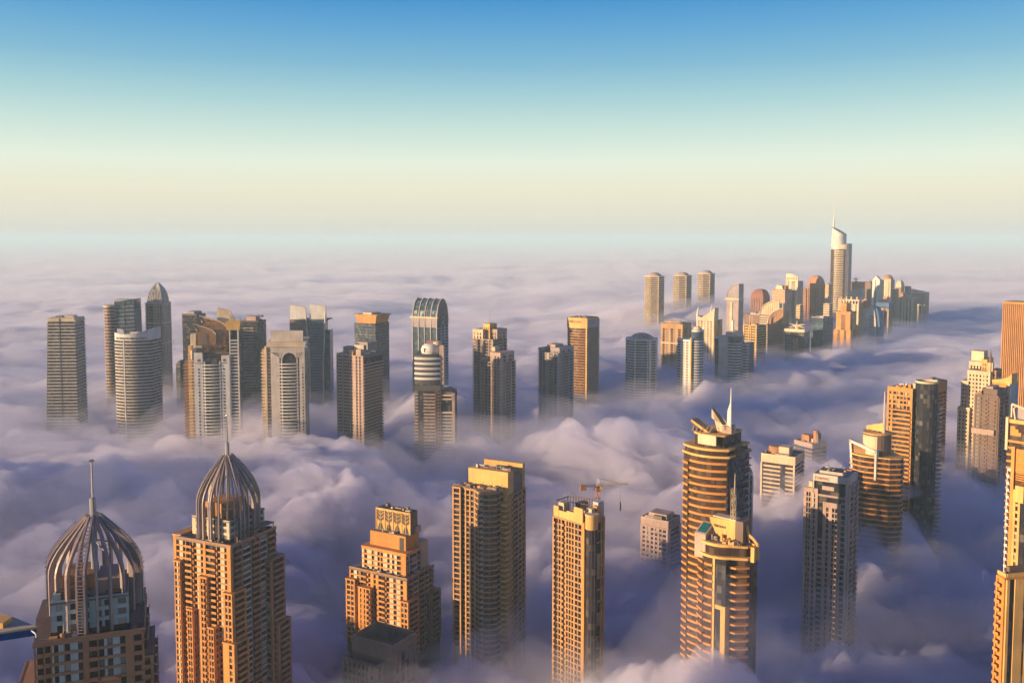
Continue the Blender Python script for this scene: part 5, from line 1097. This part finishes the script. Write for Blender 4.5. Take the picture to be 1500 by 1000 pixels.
def octo(label, uL, uR, v, D, m='white', core='glass', depth=None, step=3.8, top=True, a=20, name='skyscraper', group=None):
    t = T(label, uL, uR, uR, v, D, a, depth=1, name=name, group=group)
    W = (uR - uL) * t.k * math.cos(t.az) * .96; t.W = W; z = t.H
    t.e.rotation_euler.z = -t.az + R(0)
    P = chamfer(-W, 0, 0, W, W * .26)
    t.core(P, 0, z, core); t.bands(P, 0, z, step, 1.5, .5, m)
    for f in (.3, .7): t.box('pier', m, -W * f - .8, -W * f + .8, -.9, 1, 0, z)
    if top:
        t.add('roof_crown', MB().prism(offset(P, .6), z, z + 2.4), m); t.add('roof_dome', MB().lathe([(W * .36, z + 2.4), (W * .34, z + 5), (W * .24, z + 8), (W * .1, z + 9.5)], -W / 2, W / 2, 16), 'pink')
    return t
t = octo('eight-sided white-banded tower with low domed roof', 914, 963, 500, 1280)
W, z = t.W, t.H
t.facade((-W * .26, -.2), (-.3, W * .26 - .2), 0, z, [('p', .8), ('d', 2), ('p', .8)], 3.8, 'white', 0); t.mast(-W * .5, W * .5, z + 8, t.z(487, 0, W / 2), .5)
for i in range(5): t.box('rooftop_unit', 'cream', -W * .85 + i * W * .15, -W * .85 + i * W * .15 + 3, W * .15, W * .15 + 3, z + 2.4, z + 5)
for i, (uL, uR, v, D, w) in enumerate(((943, 973, 406, 2050, 'nearest and left of'), (985, 1013, 405, 2180, 'middle of'), (1021, 1047, 402, 2300, 'farthest and right of'))):
    t = octo('cream-banded tower, %s the far matching three' % w, uL, uR, v, D, 'cream', 'brownglass', group='three matching far towers', step=4.4)
t = simple('tan tower with tall vertical window strips and flat roof', 968, 1000, 1013, 476, 1420, 22, 'tan', 'brownglass', bands=False, th=.9, step=4, head=6, cols=[('p', 1), ('w', 1.4), ('p', .8), ('w', 1.6), ('p', 1.2), ('w', 1.6), ('p', .8), ('w', 1.4), ('p', .8), ('w', 1.6), ('p', 1)], rcols=[('p', 1), ('w', 2), ('p', 1), ('w', 2), ('p', 1)])
W, DP, z = t.W, t.Dp, t.H; t.box('belt', 'cream', -W - .5, .5, -1.2, 1, z - 30, z - 28); t.box('roof_frame', 'cream', -W * .9, -W * .1, 4, 16, z + 3, z + 4); t.box('plant_room', 'tan', -W * .7, -W * .2, 6, 14, z, z + 5)
t = T('white and navy tower with stepped round top and striped flank', 992, 1012, 1031, 500, 1270, 36)
W, DP, z = t.W, t.Dp, t.H
t.core(rect(-W + .4, 0, .4, DP), 0, z, 'blueglass'); t.facade((-W, .4), (0, .4), 0, z, [('d', 2), ('p', 1), ('w', 1.4), ('p', .8), ('w', 1.4), ('p', 1.2)], 3.8, 'white', 1.4)
t.box('roof_belt', 'white', -W - .4, 1, -.4, DP, z, z + 2)
Pc = [(2 + 7.4 * math.cos(R(i * 18)), DP * .45 + 9.5 * math.sin(R(i * 18))) for i in range(20)]
zc = t.z(486, 2, 4); t.core(Pc, 0, zc, 'blueglass', 'round_shaft'); t.bands(Pc, 0, zc - 10, 3.8, 1.6, .6, 'white'); t.add('shaft_cap', MB().prism(offset(Pc, .5), zc, zc + 2.4), 'white'); t.add('roof_disc', MB().lathe([(5, zc + 2.4), (6, zc + 4), (4, zc + 6.5)], 1, DP * .45, 16), 'cream'); t.box('pier', 'gold', -.5, 1.4, -.8, 2, 0, zc - 8)
t = T('cream gridded tower with two curved horns on the roof', 1020, 1046, 1058, 470, 1560, 24)
W, DP, z = t.W, t.Dp, t.H
t.core(rect(-W, 0, 0, DP), 0, z, 'brown'); t.facade((-W, 0), (0, 0), 0, z, [('p', 1), ('w', 1), ('p', 1), ('w', 1), ('p', 1), ('w', 1), ('p', 1), ('w', 1), ('p', 1), ('w', 1), ('p', 1.2)], 4.2, 'cream', 2); t.facade((0, 0), (0, DP), 0, z, [('p', 2), ('w', 2), ('p', 2)], 4.2, 'gold', 2)
t.add('swept_roof', MB().front([(-W, z), (0, z), (1, z + 22), (-W * .3, z + 13), (-W * .7, z + 5), (-W, z + 7)], -.5, DP * .5), 'cream')
for x, h in ((-W * .95, 24), (-W * .2, 27)): t.add('horn', MB().tube([(x, 1, z), (x - .6, 1, z + h * .4), (x + .3, 1, z + h * .75), (x + 1.5, 1, z + h)], [2.2, 2.0, 1.3, .3], 6), 'white')
t = T('white tower with dark curved navy front and white mast post', 1046, 1072, 1091, 492, 1340, 30)
W, DP, z = t.W, t.Dp, t.H
t.core(rect(-W, 0, 2, DP), 0, z - 2, 'offwhite', 'side_block'); t.box('glass_strip', 'glass', -W, -W * .8, 1.6, 3, 0, z - 6)
Pc = [(-W * .1 + 12 * math.cos(R(i * 15)), DP * .35 + 12 * math.sin(R(i * 15))) for i in range(24)]
t.core(Pc, 0, z - 1, 'blueglass', 'round_front'); t.rep('floor_band', MB().prism([p for p in offset(Pc, .5) if p[0] > -W * .1 - 6.5], 0, 1.7), 'white', [(0, 0, q) for q in t.floors(0, z - 8, 4.2)]); t.add('round_cap', MB().prism(offset(Pc, .7), z - 1, z + 5), 'offwhite'); t.box('wing', 'blueglass', 4, 16, DP * .4, DP, 0, z - 10); t.rep('floor_band', MB().box(4, 16.5, DP * .38, DP * .6, 0, 1.5), 'white', [(0, 0, q) for q in t.floors(0, z - 10, 4.2)])
t.box('mast_post', 'white', -W * .2, -W * .2 + 3, 8, 11, z, z + 22); t.add('roof_disc', MB().lathe([(6, z + 5), (7.5, z + 6.2), (4, z + 7)], -W * .1, DP * .35, 16), 'cream')
# ------------------------------------------------------------------ the far cluster on the right
def qround(label, uL, uC, uR, v, D, a, m, core, v_low, **kw):
    """slab whose top sweeps up in a quarter round from left to right"""
    t = simple(label, uL, uC, uR, v_low, D, a, m, core, units=None, **kw)
    W, DP, z = t.W, t.Dp, t.H; zt_ = t.z(v)
    t.add('curved_top', MB().front([(-W, z), (0, z), (0, zt_)] + [(-W + W * (1 - math.cos(R(q))) * .999, z + (zt_ - z) * math.sin(R(q))) for q in (75, 60, 45, 30, 15)], .3, DP - .3), core)
    t.add('curved_rim', MB().tube([(-W + W * (1 - math.cos(R(q))), .2, z + (zt_ - z) * math.sin(R(q))) for q in range(0, 91, 15)], .9, 5), m)
    return t
def domed(label, uL, uC, uR, v, D, a, m, rib, v_sh):
    t = simple(label, uL, uC, uR, v_sh, D, a, m, m, units=None, bands=False, th=0, cols=None)
    W, DP, z = t.W, t.Dp, t.H; zt_ = t.z(v); h = zt_ - z
    n = 6; pr = MB()
    for i in range(n + 1):
        f = math.cos(R(78 * i / n)); zz = z + h * math.sin(R(90 * i / n)); pr.v += [(-W / 2 + sx_ * W / 2 * f, DP / 2 + sy_ * DP / 2 * f, zz) for sx_, sy_ in ((-1, -1), (1, -1), (1, 1), (-1, 1))]
    for i in range(n): pr.f += [(i * 4 + j, i * 4 + (j + 1) % 4, i * 4 + 4 + (j + 1) % 4, i * 4 + 4 + j) for j in range(4)]
    pr.f.append(tuple(n * 4 + j for j in range(4))); t.add('dome', pr, m)
    for f in (.12, .3, .5, .7, .88): t.box('rib', rib, -W * f - .7, -W * f + .7, -.8, .2, 0, z)
    for f in (.2, .5, .8): t.box('rib', rib, 0, .8, DP * f - .7, DP * f + .7, 0, z)
    return t
t = qround('silver tower with quarter-round glass top and pale collar', 1064, 1082, 1089, 416, 1880, 22, 'pink', 'lavender', 437, depth=26, step=4.6, th=1.8)
t.box('collar', 'cream', -t.W - 2, 1, -1, t.Dp, t.H - 3, t.H); t.box('pier', 'cream', -t.W * .7, -t.W * .5, -1, 1, 0, t.H - 8)
domed('dark brown domed tower behind the cream sail towers', 1099, 1118, 1128, 424, 2050, 28, 'redbrown', 'brown', 438)
t = simple('low brown building with red roof between pale towers', 1090, 1112, 1120, 462, 1760, 20, 'terracotta', 'brown', th=1.5, step=4.4, units=2, depth=24)
t = simple('gold-banded tower with two thin masts, before the far cluster', 1089, 1109, 1123, 478, 1530, 32, 'gold', 'brownglass', th=2, step=4.4, out=.6, cols=[('p', .8), ('g', 4), ('p', .5), ('g', .8), ('p', .5), ('g', 4), ('p', .8)], units=2)
for f in (.6, .4): t.mast(-t.W * f, 1.5, t.H, t.H + 19, .8, 'cream', thick=.9)
def sailtower(label, uL, uC, uR, v, D, a, m, v_low, flip=False):
    t = simple(label, uL, uC, uR, v_low, D, a, m, 'brown', units=None, th=2.2, step=4.4, out=.5)
    W, DP, z = t.W, t.Dp, t.H; zt_ = t.z(v)
    c = [(-W * math.cos(R(q)), z + (zt_ - z) * math.sin(R(q))) for q in range(0, 91, 15)]
    c = [(x, zz) for x, zz in c]
    t.add('sail_front', MB().front([(0, z)] + c[::-1], .2, 2.6), m); t.add('sail_rim', MB().tube([(x, -.4, zz) for x, zz in c], 1.1, 5), 'cream')
    for i in range(1, 9): x = -W * i / 9; t.box('mullion', 'tan', x - .3, x + .3, -.3, .3, z, z + (zt_ - z) * math.sqrt(max(0, 1 - (i / 9) ** 2)) - .5)
    t.box('back_wall', m, -W * .5, -.5, 2.6, DP, z, z + (zt_ - z) * .75); t.mast(-1.5, 1.2, zt_, zt_ + 12, .9, 'cream', thick=.9)
    return t
sailtower('pale tower with tall curved sail front, farther of two alike', 1112, 1141, 1150, 440, 1720, 18, 'cream', 462)
sailtower('pinkish tower with curved sail front, nearer of two alike', 1124, 1147, 1156, 452, 1620, 18, 'terracotta', 476)
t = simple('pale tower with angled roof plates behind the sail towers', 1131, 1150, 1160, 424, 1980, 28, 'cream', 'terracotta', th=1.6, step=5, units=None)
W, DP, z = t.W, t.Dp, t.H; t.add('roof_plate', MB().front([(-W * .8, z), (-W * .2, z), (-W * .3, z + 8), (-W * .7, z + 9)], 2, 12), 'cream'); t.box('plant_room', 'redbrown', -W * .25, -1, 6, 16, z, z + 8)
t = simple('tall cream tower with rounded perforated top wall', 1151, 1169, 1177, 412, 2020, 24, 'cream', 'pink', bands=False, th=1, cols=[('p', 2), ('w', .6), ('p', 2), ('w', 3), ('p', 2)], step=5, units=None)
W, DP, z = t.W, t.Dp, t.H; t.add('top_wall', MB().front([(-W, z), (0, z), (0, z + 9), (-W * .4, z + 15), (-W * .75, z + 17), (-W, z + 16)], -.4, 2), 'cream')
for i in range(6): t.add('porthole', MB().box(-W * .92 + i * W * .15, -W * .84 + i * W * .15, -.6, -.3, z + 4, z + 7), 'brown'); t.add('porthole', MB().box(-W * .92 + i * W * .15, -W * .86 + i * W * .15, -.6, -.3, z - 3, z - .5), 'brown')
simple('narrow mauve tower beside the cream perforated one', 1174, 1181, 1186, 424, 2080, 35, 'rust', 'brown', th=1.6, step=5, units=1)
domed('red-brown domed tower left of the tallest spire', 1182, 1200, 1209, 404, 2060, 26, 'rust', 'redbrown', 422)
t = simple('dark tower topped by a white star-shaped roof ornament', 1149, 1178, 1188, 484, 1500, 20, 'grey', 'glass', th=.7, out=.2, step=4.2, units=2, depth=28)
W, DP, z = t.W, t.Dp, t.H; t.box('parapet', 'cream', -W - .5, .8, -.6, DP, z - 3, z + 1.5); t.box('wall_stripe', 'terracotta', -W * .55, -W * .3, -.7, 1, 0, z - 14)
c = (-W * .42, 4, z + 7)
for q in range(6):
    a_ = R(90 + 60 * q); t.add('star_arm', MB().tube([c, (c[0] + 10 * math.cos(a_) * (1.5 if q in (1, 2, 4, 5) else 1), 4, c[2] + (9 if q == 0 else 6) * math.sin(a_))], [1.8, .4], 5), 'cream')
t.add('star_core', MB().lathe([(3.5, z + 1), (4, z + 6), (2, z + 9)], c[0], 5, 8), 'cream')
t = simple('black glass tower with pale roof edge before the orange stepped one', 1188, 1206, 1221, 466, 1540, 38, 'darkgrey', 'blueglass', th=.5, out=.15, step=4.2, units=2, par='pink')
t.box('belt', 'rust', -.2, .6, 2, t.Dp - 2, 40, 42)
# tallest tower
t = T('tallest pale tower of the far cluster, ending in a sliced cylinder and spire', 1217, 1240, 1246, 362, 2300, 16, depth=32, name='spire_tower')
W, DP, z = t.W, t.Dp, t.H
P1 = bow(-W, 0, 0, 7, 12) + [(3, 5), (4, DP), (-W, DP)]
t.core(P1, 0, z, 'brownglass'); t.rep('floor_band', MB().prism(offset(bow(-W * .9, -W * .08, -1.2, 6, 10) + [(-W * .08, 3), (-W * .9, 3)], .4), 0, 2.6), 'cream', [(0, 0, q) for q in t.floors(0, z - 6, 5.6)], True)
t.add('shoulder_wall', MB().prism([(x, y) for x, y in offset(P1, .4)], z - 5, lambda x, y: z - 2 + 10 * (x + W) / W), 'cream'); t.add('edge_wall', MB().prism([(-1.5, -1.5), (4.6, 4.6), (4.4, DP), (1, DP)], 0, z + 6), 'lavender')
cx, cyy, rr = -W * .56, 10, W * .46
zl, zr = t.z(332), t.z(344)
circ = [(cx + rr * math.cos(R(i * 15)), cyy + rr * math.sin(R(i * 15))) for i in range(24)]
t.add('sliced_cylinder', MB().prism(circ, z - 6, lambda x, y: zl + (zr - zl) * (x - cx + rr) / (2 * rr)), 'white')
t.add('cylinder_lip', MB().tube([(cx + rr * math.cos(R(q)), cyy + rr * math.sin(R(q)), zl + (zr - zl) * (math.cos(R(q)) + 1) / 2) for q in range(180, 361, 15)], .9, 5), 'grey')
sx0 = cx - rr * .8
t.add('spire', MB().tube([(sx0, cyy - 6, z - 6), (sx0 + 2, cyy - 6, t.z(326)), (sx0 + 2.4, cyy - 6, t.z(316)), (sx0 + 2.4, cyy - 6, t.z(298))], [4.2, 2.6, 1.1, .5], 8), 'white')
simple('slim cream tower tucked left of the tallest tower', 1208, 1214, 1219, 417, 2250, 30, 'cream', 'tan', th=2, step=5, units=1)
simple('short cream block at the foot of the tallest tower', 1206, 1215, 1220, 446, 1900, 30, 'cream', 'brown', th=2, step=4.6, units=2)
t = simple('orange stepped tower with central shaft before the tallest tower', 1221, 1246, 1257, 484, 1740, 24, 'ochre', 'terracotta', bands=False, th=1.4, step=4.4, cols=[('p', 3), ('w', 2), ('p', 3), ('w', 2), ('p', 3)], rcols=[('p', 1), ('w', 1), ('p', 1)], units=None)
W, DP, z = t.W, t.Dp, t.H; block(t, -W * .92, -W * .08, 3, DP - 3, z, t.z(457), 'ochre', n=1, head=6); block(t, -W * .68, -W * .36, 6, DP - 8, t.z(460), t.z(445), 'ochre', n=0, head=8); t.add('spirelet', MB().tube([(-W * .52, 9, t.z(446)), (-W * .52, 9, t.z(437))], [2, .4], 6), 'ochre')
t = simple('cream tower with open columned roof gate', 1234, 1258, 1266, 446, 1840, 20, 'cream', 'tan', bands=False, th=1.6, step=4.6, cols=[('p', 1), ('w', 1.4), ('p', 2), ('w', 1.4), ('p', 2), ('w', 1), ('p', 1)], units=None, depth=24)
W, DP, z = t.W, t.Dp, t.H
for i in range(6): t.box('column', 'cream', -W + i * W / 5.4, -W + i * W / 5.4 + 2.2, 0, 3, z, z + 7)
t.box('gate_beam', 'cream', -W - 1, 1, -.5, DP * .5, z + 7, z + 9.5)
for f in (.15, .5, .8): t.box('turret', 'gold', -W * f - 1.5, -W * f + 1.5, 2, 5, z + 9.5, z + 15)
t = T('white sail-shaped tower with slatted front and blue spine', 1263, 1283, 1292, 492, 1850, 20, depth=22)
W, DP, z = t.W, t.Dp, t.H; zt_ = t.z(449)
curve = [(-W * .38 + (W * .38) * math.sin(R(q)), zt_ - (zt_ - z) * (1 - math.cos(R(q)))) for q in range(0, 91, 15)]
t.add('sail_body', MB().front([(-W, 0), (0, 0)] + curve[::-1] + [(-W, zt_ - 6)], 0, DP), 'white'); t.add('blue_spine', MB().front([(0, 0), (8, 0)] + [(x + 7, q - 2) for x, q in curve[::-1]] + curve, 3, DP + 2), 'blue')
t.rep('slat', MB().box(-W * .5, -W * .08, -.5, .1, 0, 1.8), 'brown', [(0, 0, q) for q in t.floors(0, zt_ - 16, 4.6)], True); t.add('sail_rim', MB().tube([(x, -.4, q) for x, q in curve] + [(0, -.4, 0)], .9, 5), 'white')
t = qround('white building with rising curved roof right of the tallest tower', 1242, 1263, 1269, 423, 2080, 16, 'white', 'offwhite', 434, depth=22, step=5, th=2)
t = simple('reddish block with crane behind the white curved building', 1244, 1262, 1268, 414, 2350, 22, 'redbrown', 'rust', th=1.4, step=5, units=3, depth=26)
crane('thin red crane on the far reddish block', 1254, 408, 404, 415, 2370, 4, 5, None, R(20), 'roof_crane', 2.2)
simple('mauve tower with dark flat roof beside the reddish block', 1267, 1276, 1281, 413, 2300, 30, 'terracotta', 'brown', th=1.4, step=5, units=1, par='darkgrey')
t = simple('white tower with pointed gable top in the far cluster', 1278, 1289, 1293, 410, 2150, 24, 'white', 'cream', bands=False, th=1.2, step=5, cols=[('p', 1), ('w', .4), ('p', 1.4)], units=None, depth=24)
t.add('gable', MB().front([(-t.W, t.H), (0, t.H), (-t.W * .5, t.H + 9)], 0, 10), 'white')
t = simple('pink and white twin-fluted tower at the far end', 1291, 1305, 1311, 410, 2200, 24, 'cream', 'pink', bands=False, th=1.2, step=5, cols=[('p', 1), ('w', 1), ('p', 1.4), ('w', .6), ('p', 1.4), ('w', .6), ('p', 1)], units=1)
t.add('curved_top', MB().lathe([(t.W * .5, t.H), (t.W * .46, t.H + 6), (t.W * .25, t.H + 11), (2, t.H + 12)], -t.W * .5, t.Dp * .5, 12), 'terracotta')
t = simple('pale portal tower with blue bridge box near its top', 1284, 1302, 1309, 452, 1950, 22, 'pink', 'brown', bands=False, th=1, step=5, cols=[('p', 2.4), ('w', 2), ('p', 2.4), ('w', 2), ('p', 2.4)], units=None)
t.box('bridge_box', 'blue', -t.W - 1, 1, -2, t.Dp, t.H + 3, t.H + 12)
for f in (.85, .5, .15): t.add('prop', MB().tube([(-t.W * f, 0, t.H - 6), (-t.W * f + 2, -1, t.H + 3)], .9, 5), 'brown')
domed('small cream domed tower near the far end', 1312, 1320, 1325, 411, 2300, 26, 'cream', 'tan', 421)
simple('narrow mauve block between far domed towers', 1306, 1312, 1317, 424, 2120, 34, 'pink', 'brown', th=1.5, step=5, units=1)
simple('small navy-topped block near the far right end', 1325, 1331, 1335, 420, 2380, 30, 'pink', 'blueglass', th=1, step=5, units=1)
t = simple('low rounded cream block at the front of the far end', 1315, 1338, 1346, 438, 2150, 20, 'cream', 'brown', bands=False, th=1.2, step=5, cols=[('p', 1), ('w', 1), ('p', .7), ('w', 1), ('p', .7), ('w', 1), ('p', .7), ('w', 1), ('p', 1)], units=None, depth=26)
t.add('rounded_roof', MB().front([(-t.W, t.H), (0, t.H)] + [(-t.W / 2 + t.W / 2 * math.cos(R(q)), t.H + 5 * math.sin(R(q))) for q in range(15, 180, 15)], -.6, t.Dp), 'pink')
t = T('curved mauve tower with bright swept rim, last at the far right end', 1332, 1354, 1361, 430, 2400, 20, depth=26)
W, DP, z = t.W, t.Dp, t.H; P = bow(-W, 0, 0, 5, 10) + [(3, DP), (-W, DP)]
t.core(P, 0, z, 'terracotta'); t.bands(P, 0, z, 5.5, 2.2, .4, 'pink'); t.add('swept_rim', MB().prism(offset(P, .8), z, lambda x, y: z + 7 - 7 * (x + W) / W + 3), 'cream')
t = simple('mauve column-fronted block below the swept-rim tower', 1340, 1352, 1357, 448, 2280, 24, 'cream', 'terracotta', bands=False, th=1, step=5, cols=[('p', 1), ('w', 1), ('p', 1), ('w', 1), ('p', 1)], units=1)
for label, uL, uC, uR, v, D, m, cr in (('plain cream block tucked behind the orange stepped tower', 1226, 1233, 1238, 438, 2020, 'cream', 'terracotta'), ('narrow pink slab right of the white sail-shaped tower', 1293, 1299, 1304, 436, 2080, 'pink', 'rust'),
        ('tan block filling the gap below the small cream dome', 1316, 1323, 1329, 430, 2250, 'tan', 'brown'), ('short rust block between the gated cream tower and white sail', 1262, 1269, 1274, 440, 2010, 'rust', 'redbrown'),
        ('slim cream tower behind the dark star-topped one', 1166, 1172, 1177, 448, 1800, 'cream', 'terracotta')):
    simple(label, uL, uC, uR, v, D, 32, m, cr, th=2, step=5, units=2)
# ------------------------------------------------------------------ ground
g = box_object('ground', -71000, 71000, -71000, 71000, -1.5, 0)
mat('ground', (.06, .045, .045), .9, .3, .1); g.data.materials.append(M['ground'])
g['kind'] = 'structure'; g['label'] = 'dark city ground under the fog'; g['category'] = 'ground'
